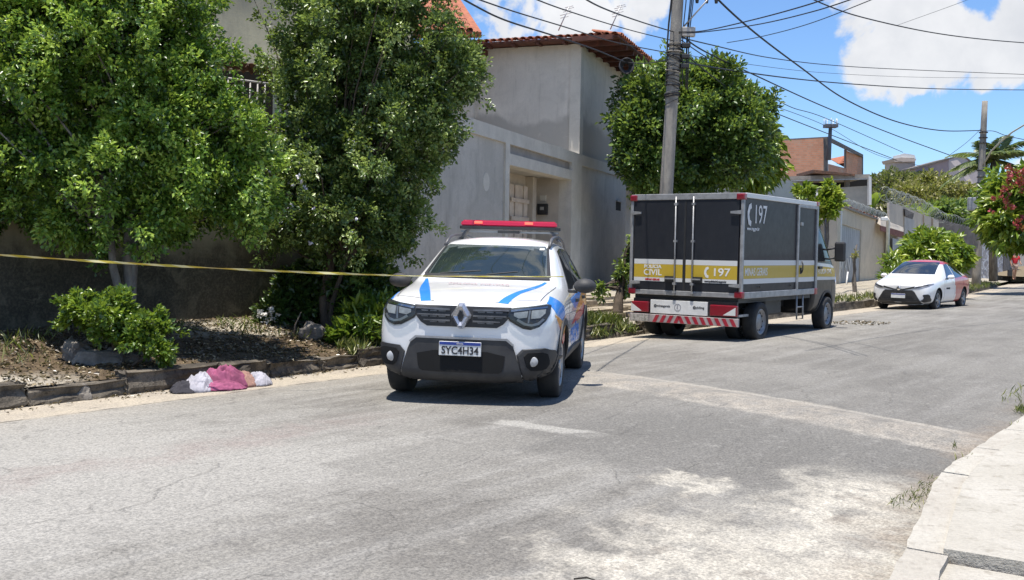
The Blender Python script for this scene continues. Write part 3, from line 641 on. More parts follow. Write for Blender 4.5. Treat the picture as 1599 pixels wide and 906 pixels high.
# upper storey
K = G(lC, 0, -.02); e2 = Vector((-.94, .342, 0)); e1 = Gd.copy(); zt = 7.0
def Kp(a, b, z): return K+e2*a+e1*b+Vector((0, 0, z))
def kbox(name, a0, a1, b0, b1, z0, z1, m):
    return Lc(MB().hexa([Kp(a0, b0, z0), Kp(a1, b0, z0), Kp(a1, b1, z0), Kp(a0, b1, z0)], [Kp(a0, b0, z1), Kp(a1, b0, z1), Kp(a1, b1, z1), Kp(a0, b1, z1)]).build(name, m), gh)
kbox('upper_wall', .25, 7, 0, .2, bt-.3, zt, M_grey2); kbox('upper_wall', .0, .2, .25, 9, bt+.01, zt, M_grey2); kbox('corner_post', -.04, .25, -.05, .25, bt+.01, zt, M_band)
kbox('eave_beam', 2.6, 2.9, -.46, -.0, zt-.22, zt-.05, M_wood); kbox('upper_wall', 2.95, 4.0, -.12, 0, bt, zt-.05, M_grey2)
ez = 7.03
sof = [Kp(-1.15, -.5, ez), Kp(8.5, -.5, ez), Kp(8.5, 9.3, ez+.0), Kp(-1.15, 9.3, ez)]
Lc(MB().prism(sof, (0, 0, .045)).build('soffit', M_wood), gh)
for i in range(14): kbox('rafter', -1.08, -.03, -.85+i*.75, -.77+i*.75, ez-.12, ez-.004, M_wood)
for i in range(12): kbox('rafter', .3+i*.7, .38+i*.7, -.46, -.13, ez-.07, ez-.004, M_wood)
# roof body under tiles, hipped, low pitch
hr = .55
rf = [Kp(-1.1, -.46, ez+.05), Kp(8.5, -.46, ez+.05), Kp(8.5, 9.3, ez+.05), Kp(-1.1, 9.3, ez+.05)]; rt = [Kp(2.5, 3, ez+hr), Kp(8, 3, ez+hr), Kp(8, 6, ez+hr), Kp(2.5, 6, ez+hr)]
Lc(MB().hexa(rf, rt).build('roof_slab', M_tile), gh)
def tilerow(p0, d, inw, n, step, pitch, me, up=0.06, nm='roof_tile', par=None, rows=2, ln=.36):
    par = par or gh; ang = math.atan2(inw.y, inw.x)
    for r_ in range(rows):
        for i in range(n):
            o = link(nm, me, par); o.matrix_parent_inverse = ext(par.location); o.location = p0+d*(i*step)+inw*(r_*ln)+Vector((0, 0, up+r_*ln*math.tan(pitch)+random.uniform(-.006, .006))); o.rotation_euler = (0, -pitch, ang+random.uniform(-.03, .03))
tilerow(Kp(-1.05, -.56, ez), e2, e1, 45, .205, R(10), pipe_me); tilerow(Kp(-1.2, -.4, ez), e1, e2, 48, .205, R(10), pipe_me)
# raised steep roof at the left
rr_a, rr_b, rr_c, rr_d = at(620, 52, 25.6), at(752, 50, 25.6), at(700, -30, 29.5), at(560, -60, 29.5)
Lc(MB().prism([rr_a, rr_b, rr_c, rr_d], (0, .1, -.12)).build('roof_slab', M_tile), gh)
ax = (rr_b-rr_a); axn = ax.normalized(); upv = (rr_c-rr_b); 
for r_ in range(11):
    for i in range(int(ax.length/.2)):
        f = r_*.36/upv.length
        if f > 1: break
        p = rr_a+axn*(i*.2)+(rr_d-rr_a).lerp(rr_c-rr_b, i*.2/ax.length)*f+Vector((0, 0, .05))
        o = link('roof_tile', pipe_me, gh); o.matrix_parent_inverse = ext(gh.location); o.location = p; v = upv.normalized(); o.rotation_euler = (0, -math.asin(v.z), math.atan2(v.y, v.x)+random.uniform(-.03, .03))
# antennas on the roof
M_alu = mat('weathered_aluminium', (.42, .42, .43), (.3, .3, .31), 8, .45, metal=.6)
def yagi(pa, pb, label):
    root = empty('tv_antenna', tuple(pa), label=label, cat='antenna'); d = pb-pa
    Lc(MB().tube([pa, pb], .014, 6).build('mast', M_alu), root)
    for i, f in enumerate((.55, .68, .8, .9, .98)):
        c = pa+d*f; w = .12+.05*(i % 2); x = Vector((.8, -.5, .1)).normalized()*w; Lc(MB().tube([c-x, c+x], .008, 5).build('element', M_alu), root)
yagi(at(872, 48, 27.5), at(889, 10, 27.5), 'thin TV antenna on the middle of the orange tiled roof')
yagi(at(953, 46, 27.5), at(970, 8, 27.5), 'thin TV antenna at the right corner of the orange tiled roof')
# ------------------------------------------------------------ vehicle helpers
M_white = paint('white_car_paint', (.78, .78, .77)); M_red = paint('red_car_paint', (.50, .035, .045)); M_gry = paint('graphite_paint', (.013, .013, .0135), .4, .35, dust=.12)
M_ring_ = 0
M_plas = mat('black_moulding', (.028, .028, .030), (.045, .044, .043), 5, .62, bmp=.1, bs=200)
M_tyre = mat('tyre_rubber', (.020, .020, .021), (.035, .034, .032), 6, .85)
M_well = mat('wheel_well', (.008, .008, .008), rough=.95)
M_rim = mat('alloy_rim', (.42, .42, .43), (.33, .33, .34), 6, .35, metal=.7); M_rimd = mat('steel_rim', (.30, .30, .31), (.22, .22, .23), 6, .45, metal=.6)
M_chr = mat('chrome', (.75, .75, .77), (.68, .68, .7), 9, .12, metal=1)
M_fog = mat('fog_lamp_silver', (.5, .5, .5), (.38, .38, .38), 20, .4, metal=.2)
M_sil = mat('silver_trim', (.35, .35, .36), (.30, .30, .31), 9, .35, metal=.6)
M_blue = paint('blue_vinyl', (.02, .20, .62), .4, .4, .1); M_orn = paint('orange_vinyl', (.75, .33, .03), .4, .4, .1); M_rdv = paint('red_vinyl', (.48, .03, .03), .4, .4, .1)
M_ink = mat('dark_ink', (.03, .03, .035), rough=.7); M_nvy = mat('plate_blue', (.02, .05, .28), rough=.5); M_plt = mat('plate_white', (.72, .72, .70), (.62, .62, .6), 8, .5)
M_wtxt = mat('white_lettering', (.75, .75, .73), rough=.6); M_faint = mat('faded_red_lettering', (.40, .24, .26), (.55, .42, .42), 30, .6)
def glassmat(name, c, rough=.03, tr=.0):
    m, nt, b = newmat(name); b.inputs['Base Color'].default_value = (*c, 1); b.inputs['Roughness'].default_value = rough
    b.inputs['Specular IOR Level'].default_value = 1.0; b.inputs['IOR'].default_value = 1.7; b.inputs['Coat Weight'].default_value = .6; b.inputs['Coat Roughness'].default_value = .02
    if tr:
        t = nt.nodes.new('ShaderNodeBsdfTransparent'); t.inputs[0].default_value = (.8, .84, .84, 1); mx = nt.nodes.new('ShaderNodeMixShader'); mx.inputs[0].default_value = tr
        nt.links.new(b.outputs[0], mx.inputs[1]); nt.links.new(t.outputs[0], mx.inputs[2]); nt.links.new(mx.outputs[0], nt.nodes['Material Output'].inputs[0])
    return m
M_glass = glassmat('tinted_glass', (.012, .016, .018)); M_screen = glassmat('windscreen_glass', (.03, .045, .045), .02, .38); M_lens = glassmat('headlight_lens', (.05, .05, .055), .03, .82)
M_redl = paint('red_lamp_plastic', (.22, .006, .018), .3, .5, .1)
def redlens():
    m, nt, b = newmat('lightbar_red_lens'); b.inputs['Base Color'].default_value = (.42, .012, .035, 1); b.inputs['Roughness'].default_value = .18; b.inputs['Coat Weight'].default_value = 1; return m
M_lbar = redlens()
M_lampon = newmat('lit_orange_lamp')[0]; q = M_lampon.node_tree.nodes['Principled BSDF']; q.inputs['Base Color'].default_value = (.9, .09, .06, 1); q.inputs['Emission Color'].default_value = (1, .14, .09, 1); q.inputs['Emission Strength'].default_value = .9

def loft_body(name, st, m, parent, wells=(), sub=2, creases=(), zones=None, mats=None):
    """st: list of (x, [(y,z)...]) half sections from bottom centre to top centre, front to rear"""
    bm = bmesh.new(); cr = bm.edges.layers.float.new('crease_edge'); rows = []
    for x, sec in st:
        Lr = []
        for i, pz in enumerate(sec):
            y, z = pz[0], pz[1]; dx = pz[2] if len(pz) > 2 else 0
            Lr.append((bm.verts.new((x+dx, y, z)), bm.verts.new((x+dx, -y, z)) if y > 1e-5 else None))
        rows.append(Lr)
    n = len(rows[0]); g = lambda r, i, s: r[i][1] if s and r[i][1] else r[i][0]
    for a, b in zip(rows[:-1], rows[1:]):
        for s in (0, 1):
            for i in range(n-1):
                q = (g(a, i, s), g(a, i+1, s), g(b, i+1, s), g(b, i, s)); bm.faces.new(q if s else q[::-1])
    for r, fl in ((rows[0], 0), (rows[-1], 1)):
        for i in range(n-1):
            q = [g(r, i, 0), g(r, i+1, 0), g(r, i+1, 1), g(r, i, 1)]; u = []
            for v in q:
                if v not in u: u.append(v)
            if len(u) > 2: bm.faces.new(u if not fl else u[::-1])
    bm.edges.ensure_lookup_table()
    for e in bm.edges:
        for (i0, c) in creases:   # crease along section index i0
            for s in (0, 1):
                ids = [g(r, i0, s) for r in rows]
                if e.verts[0] in ids and e.verts[1] in ids: e[cr] = c
    bmesh.ops.recalc_face_normals(bm, faces=bm.faces)
    me = bpy.data.meshes.new(name); bm.to_mesh(me); bm.free()
    o = bpy.data.objects.new(name, me); COL.objects.link(o); md = o.modifiers.new('s', 'SUBSURF'); md.levels = sub; md.render_levels = sub
    dg = bpy.context.evaluated_depsgraph_get(); base = bpy.data.meshes.new_from_object(o.evaluated_get(dg)); bv = BVHTree.FromPolygons([v.co.copy() for v in base.vertices], [list(p.vertices) for p in base.polygons])
    cut = []
    for (x, z, r, w) in wells:
        mb = MB().lathe([(0.001, -w), (r, -w), (r, w), (0.001, w)], 40, Matrix.Translation((x, 0, z))); c = mb.build('cut', M_well); cut.append(c)
        for sgn in (1,):
            b = o.modifiers.new('b', 'BOOLEAN'); b.object = c; b.operation = 'DIFFERENCE'; b.solver = 'EXACT'
    dg = bpy.context.evaluated_depsgraph_get(); dg.update(); fin = bpy.data.meshes.new_from_object(o.evaluated_get(dg))
    bpy.data.objects.remove(o)
    for c in cut: bpy.data.objects.remove(c)
    fin.materials.clear()
    for q in (mats or [m]): fin.materials.append(q)
    fin.materials.append(M_well)
    wi = len(mats or [m])
    bmf = bmesh.new(); bmf.from_mesh(fin)
    for f in bmf.faces:
        c = f.calc_center_median(); f.smooth = True; f.material_index = zones(c, f.normal) if zones else 0
        for (x, z, r, w) in wells:
            if math.hypot(c.x-x, c.z-z) < r+.004 and abs(c.y) < 1 and abs(f.normal.y) < .9 and (math.hypot(c.x-x, c.z-z) > r-.01): 
                rad = Vector((c.x-x, 0, c.z-z)).normalized()
                if abs(f.normal.dot(rad)) > .8: f.material_index = wi; f.smooth = False
    for e in bmf.edges:
        if len(e.link_faces) == 2 and e.calc_face_angle(0) > .6: e.smooth = False
    bmf.to_mesh(fin); bmf.free(); fin.name = name; ob = link(name, fin, parent); return ob, bv
def resample(pts, h, closed=True):
    out = []; n = len(pts)
    for i in range(n if closed else n-1):
        a = Vector(pts[i]); b = Vector(pts[(i+1) % n]); k = max(1, int((b-a).length/h)); out += [a.lerp(b, j/k) for j in range(k)]
    return out
def chaikin(pts, it=2, r=.2):
    for _ in range(it):
        q = []
        for i in range(len(pts)):
            a = Vector(pts[i]); b = Vector(pts[(i+1) % len(pts)]); q += [a.lerp(b, r), a.lerp(b, 1-r)]
        pts = q
    return pts
def proj(bv, axis, sgn, p):
    if axis == 'x': o = Vector((6*sgn, p[0], p[1])); d = Vector((-sgn, 0, 0))
    elif axis == 'y': o = Vector((p[0], 3*sgn, p[1])); d = Vector((0, -sgn, 0))
    else: o = Vector((p[0], p[1], 5)); d = Vector((0, 0, -1))
    h = bv.ray_cast(o, d)
    if h[0] is None:
        tgt = o+d*(4.0 if axis == 'x' else 2.1 if axis == 'y' else 4); h = bv.find_nearest(o+d*((6-2.1) if axis == 'x' else 2.2))
    return h[0], h[1]
def decal(name, bv, axis, sgn, outline, off, m, parent, thick=.0, h=.03, smooth=0, push=None):
    """a panel that follows the body surface: outline seen along the axis, offset outwards, with edges of its own"""
    if smooth: outline = chaikin(outline, smooth)
    ol = [Vector(p) for p in resample(outline, h)]; xs = [p[0] for p in ol]; ys = [p[1] for p in ol]; pts = list(ol); ne = len(ol)
    x = min(xs)+h*.5
    while x < max(xs):
        y = min(ys)+h*.5
        while y < max(ys):
            q = Vector((x, y)); 
            if min((q-p).length for p in ol) > h*.45: pts.append(q)
            y += h
        x += h
    r = delaunay_2d_cdt([Vector((p[0], p[1])) for p in pts], [(i, (i+1) % ne) for i in range(ne)], [], 1, 1e-6)
    bm = bmesh.new(); vs = []
    for p in r[0]:
        q, nn_ = proj(bv, axis, sgn, p); e = off+(push(p) if push else 0); vs.append((q, nn_)); bm.verts.new(q+nn_*e)
    bm.verts.ensure_lookup_table()
    for f in r[2]:
        try: bm.faces.new([bm.verts[i] for i in f])
        except ValueError: pass
    for f in bm.faces: f.smooth = True
    be = [e for e in bm.edges if e.is_boundary]; mp = {}
    d = thick+off+.006
    for v in list({v for e in be for v in e.verts}): mp[v] = bm.verts.new(v.co-vs[v.index][1]*d) if v.index < len(vs) else v
    for e in be:
        a, b = e.verts
        f = bm.faces.new((a, b, mp[b], mp[a])); e.smooth = False
    bmesh.ops.recalc_face_normals(bm, faces=bm.faces)
    me = bpy.data.meshes.new(name); bm.to_mesh(me); bm.free(); me.materials.append(m); return link(name, me, parent)
def text(name, s, size, m, parent, M, ext_=.002, bold=0, sx=1, align='CENTER'):
    c = bpy.data.curves.new(name, 'FONT'); c.body = s; c.size = size; c.extrude = ext_; c.offset = bold; c.align_x = align; c.align_y = 'CENTER'; c.resolution_u = 3
    o = bpy.data.objects.new(name, c); COL.objects.link(o); dg = bpy.context.evaluated_depsgraph_get(); me = bpy.data.meshes.new_from_object(o.evaluated_get(dg)); bpy.data.objects.remove(o)
    me.transform(M @ Matrix.Diagonal((sx, 1, 1, 1))); me.materials.clear(); me.materials.append(m); me.name = name; return link(name, me, parent)
def face_mat(loc, right, up):
    r = Vector(right).normalized(); u = Vector(up).normalized(); n = r.cross(u); M = Matrix.Identity(4)
    for i in range(3): M[i][0], M[i][1], M[i][2], M[i][3] = r[i], u[i], n[i], loc[i]
    return M
def wheel(parent, x, y, r, w, side, rimm, spokes=5, hub=.62, steel=False):
    e = empty('wheel', (x, y, r)); e.parent = parent
    k = w/2
    prof = [(r*.64, -k*.8), (r*.70, -k*.98), (r*.88, -k), (r*.965, -k*.9), (r, -k*.62), (r, k*.62), (r*.965, k*.9), (r*.88, k), (r*.70, k*.98), (r*.64, k*.8)]
    mb = MB().lathe(prof, 40); 
    for j in range(4):
        h0 = -k*.55+j*k*.3667
    mb.build('tyre', M_tyre, e)
    o = side*k; R0 = r*.66; mb = MB().lathe([(R0, o*.82), (R0*.95, o*.95), (R0*.9, o*.80), (R0*.88, o*.1)], 36); mb.lathe([(R0*.90, o*.14), (R0*.3, o*.12), (.001, o*.12)], 24, mi=1)
    if steel:
        mb = MB().lathe([(R0, o*.82), (R0*.94, o*.93), (R0*.86, o*.6), (R0*.7, o*.45), (R0*.5, o*.62), (R0*.3, o*.7), (.001, o*.72)], 32)
        for j in range(10):
            a = j*2*math.pi/10; mb.lathe([(r*.045, o*.55), (r*.045, o*.60), (.001, o*.60)], 8, Matrix.Translation((R0*.68*math.cos(a), 0, R0*.68*math.sin(a))), mi=1)
    else:
        for j in range(spokes):
            for q in (-.13, .13):
                a = j*2*math.pi/spokes; M = Matrix.Rotation(a+q, 4, 'Y'); mb.box((r*.08, min(o*.62, o*.86), -r*.028), (R0*.93, max(o*.62, o*.86), r*.028), 0, M)
        mb.lathe([(r*.15, o*.5), (r*.15, o*.86), (r*.1, o*.92), (.001, o*.92)], 20)
    mb.build('rim', [rimm, M_well], e); return e
def mirror_part(parent, x, y, z, m, sy, sc=1):
    e = bmesh.new(); bmesh.ops.create_icosphere(e, subdivisions=3, radius=1)
    for v in e.verts:
        c = v.co; c.x = max(c.x, -.35) if c.x < 0 else c.x; v.co = Vector((x+c.x*.11*sc, y+c.y*.125*sc, z+(c.z*.088 if c.z > 0 else c.z*.075)*sc))
    me = bpy.data.meshes.new('wing_mirror'); e.to_mesh(me); e.free(); me.materials.append(m); me.polygons.foreach_set('use_smooth', [True]*len(me.polygons)); o = link('wing_mirror', me, parent)
    MB().box((x-.03, min(y-sy*.2, y-sy*.08), z-.075), (x+.03, max(y-sy*.2, y-sy*.08), z-.045)).build('mirror_arm', M_plas, o); return o
def sc_sec(*p): return list(p)

# ------------------------------------------------------------ police SUV (front at +x)
front = Vector((-.355, 10.62)); th = 8.6
fwd = Vector((-math.sin(R(th)), -math.cos(R(th))))
orig = front-fwd*1.335
suv = empty('police_suv', (orig.x, orig.y, .085), math.atan2(fwd.y, fwd.x), label='white police SUV with blue and orange stripes and a red light bar on its roof', cat='police car')
suv.rotation_euler = (R(-.6), 0, math.atan2(fwd.y, fwd.x))
XF = 1.335+.86   # front bumper face
def st_(d, b1, r, m_, s, gm, g, c, t, zb=None): return (XF-d, [(0, b1[1]-.0), b1, r, m_, s, gm, g, c, (0, t)])
SUVS = [
    st_(0.00, (.50, .30), (.56, .40), (.60, .58), (.60, .76), (.57, .86), (.48, .915), (.26, .945), .95),
    st_(0.07, (.66, .25), (.74, .38), (.78, .58), (.77, .80), (.72, .90), (.60, .965), (.32, .995), 1.00),
    st_(0.22, (.74, .23), (.84, .38), (.875, .62), (.855, .86), (.80, .965), (.69, 1.02), (.38, 1.045), 1.05),
    st_(0.50, (.76, .23), (.875, .38), (.90, .68), (.875, .92), (.82, 1.02), (.72, 1.07), (.40, 1.09), 1.095),
    st_(0.95, (.78, .23), (.885, .38), (.905, .70), (.885, .96), (.83, 1.07), (.74, 1.12), (.42, 1.14), 1.145),
    st_(1.22, (.78, .23), (.885, .38), (.90, .70), (.885, .98), (.83, 1.10), (.73, 1.155), (.42, 1.18), 1.19),
    st_(1.40, (.78, .23), (.885, .38), (.90, .70), (.885, 1.00), (.80, 1.17), (.70, 1.26), (.40, 1.32), 1.335),
    st_(1.98, (.78, .23), (.885, .38), (.90, .70), (.89, 1.03), (.765, 1.33), (.635, 1.555), (.36, 1.62), 1.635),
    st_(2.20, (.78, .23), (.885, .38), (.90, .70), (.89, 1.04), (.755, 1.34), (.62, 1.59), (.36, 1.645), 1.66),
    st_(2.9, (.78, .23), (.885, .38), (.90, .70), (.89, 1.05), (.755, 1.34), (.62, 1.60), (.36, 1.655), 1.67),
    st_(3.6, (.78, .24), (.885, .38), (.90, .70), (.885, 1.06), (.74, 1.33), (.60, 1.57), (.35, 1.62), 1.63),
    st_(4.05, (.78, .28), (.87, .40), (.89, .70), (.86, 1.05), (.71, 1.28), (.56, 1.45), (.33, 1.50), 1.51),
    st_(4.26, (.74, .32), (.83, .42), (.85, .70), (.82, 1.0), (.68, 1.15), (.52, 1.26), (.3, 1.30), 1.31),
    st_(4.36, (.66, .38), (.72, .48), (.74, .70), (.72, .92), (.6, 1.0), (.45, 1.06), (.25, 1.08), 1.085)]
WR = .352; FX, RX = 1.335, -1.335
body, bv = loft_body('body', SUVS, M_white, suv, wells=[(FX, WR+.01, .405, 1.2), (RX, WR+.01, .405, 1.2)], sub=3, creases=[(4, .35), (6, .3)])
MB().box((RX-.5, -.62, .24), (FX+.5, .62, .6)).build('underbody', M_well, suv)
for x in (FX, RX):
    for sd in (1, -1): wheel(suv, x, sd*.775, WR, .215, sd, M_rim if True else 0)
SC = suv
def dx(name, ol, off, m, **k): return decal(name, bv, 'x', 1, ol, off, m, k.pop('parent', SC), **k)
def sym(ol): return [(-y, z) for y, z in ol][::-1]
# lower bumper moulding with central opening
low = [(-.60, .27), (-.50, .61), (-.44, .655), (.44, .655), (.50, .61), (.60, .27), (.55, .235), (-.55, .235)]
dx('bumper_moulding', low, .028, M_plas, smooth=1, h=.035)
dx('skid_edge', [(-.505, .615), (-.445, .668), (.445, .668), (.505, .615), (.495, .60), (.435, .648), (-.435, .648), (-.495, .60)], .036, M_sil, h=.03)
dx('air_intake', [(-.43, .535), (.43, .535), (.41, .36), (.36, .33), (-.36, .33), (-.41, .36)], .034, M_well, smooth=1, h=.04)
for i in range(0): dx('intake_slat', [(-.40, .39+i*.05), (.40, .39+i*.05), (.40, .4+i*.05), (-.40, .4+i*.05)], .040, M_blk, h=.06)
for sg in (1, -1):
    f_ = (lambda o: o) if sg == 1 else sym
    dx('fog_surround', f_([(.545, .56), (.86, .585), (.88, .40), (.84, .30), (.62, .24), (.60, .30)]), .018, M_plas, smooth=1, h=.035)
    dx('fog_recess', f_([(.60, .535), (.80, .55), (.82, .44), (.78, .375), (.64, .37)]), .026, M_well, smooth=1, h=.04)
    p, nn_ = proj(bv, 'x', 1, (sg*.69, .455)); MB().lathe([(.060, 0), (.060, .03), (.052, .036), (.03, .042), (.001, .044)], 20, Matrix.Translation(p-Vector((.0, 0, 0))) @ Matrix.Scale(.82, 4) @ Matrix.Rotation(R(-90), 4, 'Z')).build('fog_lamp', M_fog, suv)
# grille
gr = [(-.47, .955), (.47, .955), (.45, .86), (.40, .80), (.34, .765), (-.34, .765), (-.40, .80), (-.45, .86)]
gp_ = dx('grille', gr, .012, M_blk, h=.04)
M_gb = mat('grille_grey', (.16, .16, .165), (.10, .10, .105), 9, .35, metal=.4)
for i, z in enumerate((.925, .872, .82)):
    w = (.45, .43, .37)[i]
    for sg in (1, -1):
        dx('grille_bar', [(sg*.11, z-.007), (sg*w, z-.004), (sg*w, z+.007), (sg*.11, z+.010)], .026, M_gb, parent=gp_, h=.05)
        for j in range(3):
            y = sg*(.19+j*.085)
            if abs(y) < w-.04: dx('grille_tooth', [(y-.030, z-.020), (y+.030, z-.020), (y+.036, z-.009), (y-.036, z-.009)], .022, M_gb, parent=gp_, h=.05)
p, nn_ = proj(bv, 'x', 1, (0, .86))
def rhomb(w, h, x): return [(x, -w*.22, h), (x, w*.22, h), (x, w, h*.06), (x, w, -h*.06), (x, w*.22, -h), (x, -w*.22, -h), (x, -w, -h*.06), (x, -w, h*.06)]
mb = MB(); X0 = p.x
A_ = [Vector(q)+Vector((0, 0, .872)) for q in rhomb(.098, .122, X0+.035)]; B_ = [Vector(q)+Vector((0, 0, .872)) for q in rhomb(.066, .092, X0+.085)]; C_ = [Vector(q)+Vector((0, 0, .872)) for q in rhomb(.03, .052, X0+.06)]; D_ = [v-Vector((.07, 0, 0)) for v in A_]
n = 8; mb.add(D_+A_+B_+C_, [(k*n+i, k*n+(i+1) % n, (k+1)*n+(i+1) % n, (k+1)*n+i) for k in range(3) for i in range(n)]+[tuple(range(24, 32))], 0)
lg = mb.build('emblem', mat('satin_chrome', (.62, .62, .64), (.5, .5, .52), 9, .22, metal=.75), suv)
MB().prism([Vector(q)+Vector((0, 0, .872)) for q in rhomb(.028, .05, X0+.062)], (.004, 0, 0)).build('emblem_hollow', M_blk, lg)
# headlights
for sg in (1, -1):
    f_ = (lambda o: o) if sg == 1 else sym
    hl = dx('headlight', f_([(.445, .945), (.50, .955), (.62, .965), (.775, .985), (.81, .975), (.815, .90), (.79, .84), (.74, .79), (.67, .765), (.60, .775), (.53, .81), (.47, .845), (.445, .88)]), .008, M_blk, h=.03)
    dx('lamp_strip', f_([(.47, .935), (.62, .950), (.785, .965), (.785, .95), (.62, .935), (.47, .92)]), .016, M_chr, parent=hl, h=.03)
    dx('lamp_strip', f_([(.53, .84), (.60, .80), (.67, .79), (.73, .805), (.775, .85), (.76, .86), (.72, .825), (.67, .81), (.61, .82), (.54, .86)]), .016, M_sil, parent=hl, h=.03)
    dx('lamp_divider', f_([(.635, .93), (.65, .93), (.645, .82), (.63, .82)]), .016, M_sil, parent=hl, h=.03)
    dx('lamp_reflector', f_([(.50, .912), (.625, .925), (.622, .872), (.545, .862), (.50, .885)]), .016, M_fog, parent=hl, h=.03)
    dx('lamp_reflector', f_([(.66, .93), (.775, .94), (.775, .905), (.735, .865), (.66, .86)]), .016, M_fog, parent=hl, h=.03)
    dx('lens', f_([(.45, .94), (.62, .96), (.775, .98), (.805, .97), (.81, .90), (.785, .845), (.735, .795), (.67, .77), (.60, .78), (.535, .815), (.475, .85), (.45, .88)]), .026, M_lens, parent=hl, h=.03)
# plate
px_ = proj(bv, 'x', 1, (0, .55))[0].x+.045
pl = bx('number_plate', (px_, -.205, .49), (px_+.012, .205, .625), M_plt, suv, bev=.004)
bx('plate_band', (px_+.0125, -.2, .592), (px_+.015, .2, .621), M_nvy, pl)
Mf = face_mat((px_+.0145, 0, .538), (0, 1, 0), (0, 0, 1)); text('plate_number', 'SYC4H34', .103, M_ink, pl, Mf, .001, .002, .88)
text('plate_country', 'BRASIL', .022, M_plt, pl, face_mat((px_+.0165, 0, .606), (0, 1, 0), (0, 0, 1)), .001)
# windscreen: opening panel lying over a dark cabin
ws = [(-.66, 1.215), (.66, 1.215), (.585, 1.50), (.55, 1.545), (-.55, 1.545), (-.585, 1.50)]
wsd = dx('windscreen', ws, .012, M_screen, h=.05)
def inpoly(y, z, poly):
    c = False; n_ = len(poly)
    for i in range(n_):
        (y1, z1_), (y2, z2_) = poly[i], poly[(i+1) % n_]
        if (z1_ > z) != (z2_ > z) and y < (y2-y1)*(z-z1_)/(z2_-z1_)+y1: c = not c
    return c
bmw = bmesh.new(); bmw.from_mesh(body.data)   # open the body behind the windscreen
wsi = [(y*.985, 1.375+(z-1.375)*.96) for y, z in ws]
dl_ = [f for f in bmw.faces if f.normal.x > .15 and all(inpoly(v.co.y, v.co.z, wsi) for v in f.verts)]
bmesh.ops.delete(bmw, geom=dl_, context='FACES'); bmw.to_mesh(body.data); bmw.free()
M_cab = mat('dark_cabin_trim', (.05, .05, .052), (.035, .035, .036), 8, .7); M_seat = mat('grey_seat_fabric', (.10, .10, .105), (.07, .07, .075), 12, .9)
MB().box((XF-2.0, -.70, .90), (XF-1.30, .70, 1.165), bev=.04).build('dashboard', M_cab, suv)
bx('cabin_floor', (XF-4.1, -.70, .62), (XF-1.5, .70, .66), M_cab, suv); bx('cabin_back', (XF-3.75, -.66, .66), (XF-3.7, .66, 1.45), M_cab, suv)
for y in (-.36, .36):
    se = bx('seat', (XF-2.75, y-.25, .80), (XF-2.25, y+.25, .95), M_seat, suv, bev=.05)
    MB().box((XF-2.86, y-.24, .9), (XF-2.74, y+.24, 1.36), bev=.05).build('seat_back', M_seat, se); MB().box((XF-2.88, y-.12, 1.38), (XF-2.79, y+.12, 1.52), bev=.04).build('headrest', M_seat, se)
swm = Matrix.Translation((XF-2.08, .36, 1.12)) @ Matrix.Rotation(R(-62), 4, 'Y')
ring_ = [swm @ Vector((.185*math.cos(a), .185*math.sin(a), 0)) for a in [i*math.pi/12 for i in range(25)]]
sw_ = MB().tube(ring_, .016, 6, caps=False).build('steering_wheel', M_blk, suv)
for a in (0, 2.4, 3.9): MB().tube([swm @ Vector((0, 0, 0)), swm @ Vector((.18*math.cos(a), .18*math.sin(a), 0))], .014, 5).build('wheel_spoke', M_blk, sw_)
bx('rear_view_mirror', (XF-2.08, -.11, 1.41), (XF-2.05, .11, 1.47), M_blk, suv, bev=.01)
dx('screen_cowl', [(-.69, 1.19), (.69, 1.19), (.67, 1.22), (-.67, 1.22)], .016, M_blk, h=.04)
for sg in (1, -1): dx('screen_edge', [(sg*.69, 1.22), (sg*.655, 1.22), (sg*.57, 1.53), (sg*.59, 1.53)], .0145, M_blk, h=.03)
dx('sticker', [(.50, 1.50), (.55, 1.50), (.55, 1.52), (.50, 1.52)], .0165, M_wtxt, parent=wsd)
for sg, x_ in ((-1, .05), (1, .62)): dx('wiper', [(-.55+x_*.9, 1.222), (-.1+x_*.7, 1.262), (-.1+x_*.7, 1.267), (-.55+x_*.9, 1.229)], .018, M_blk, h=.05)
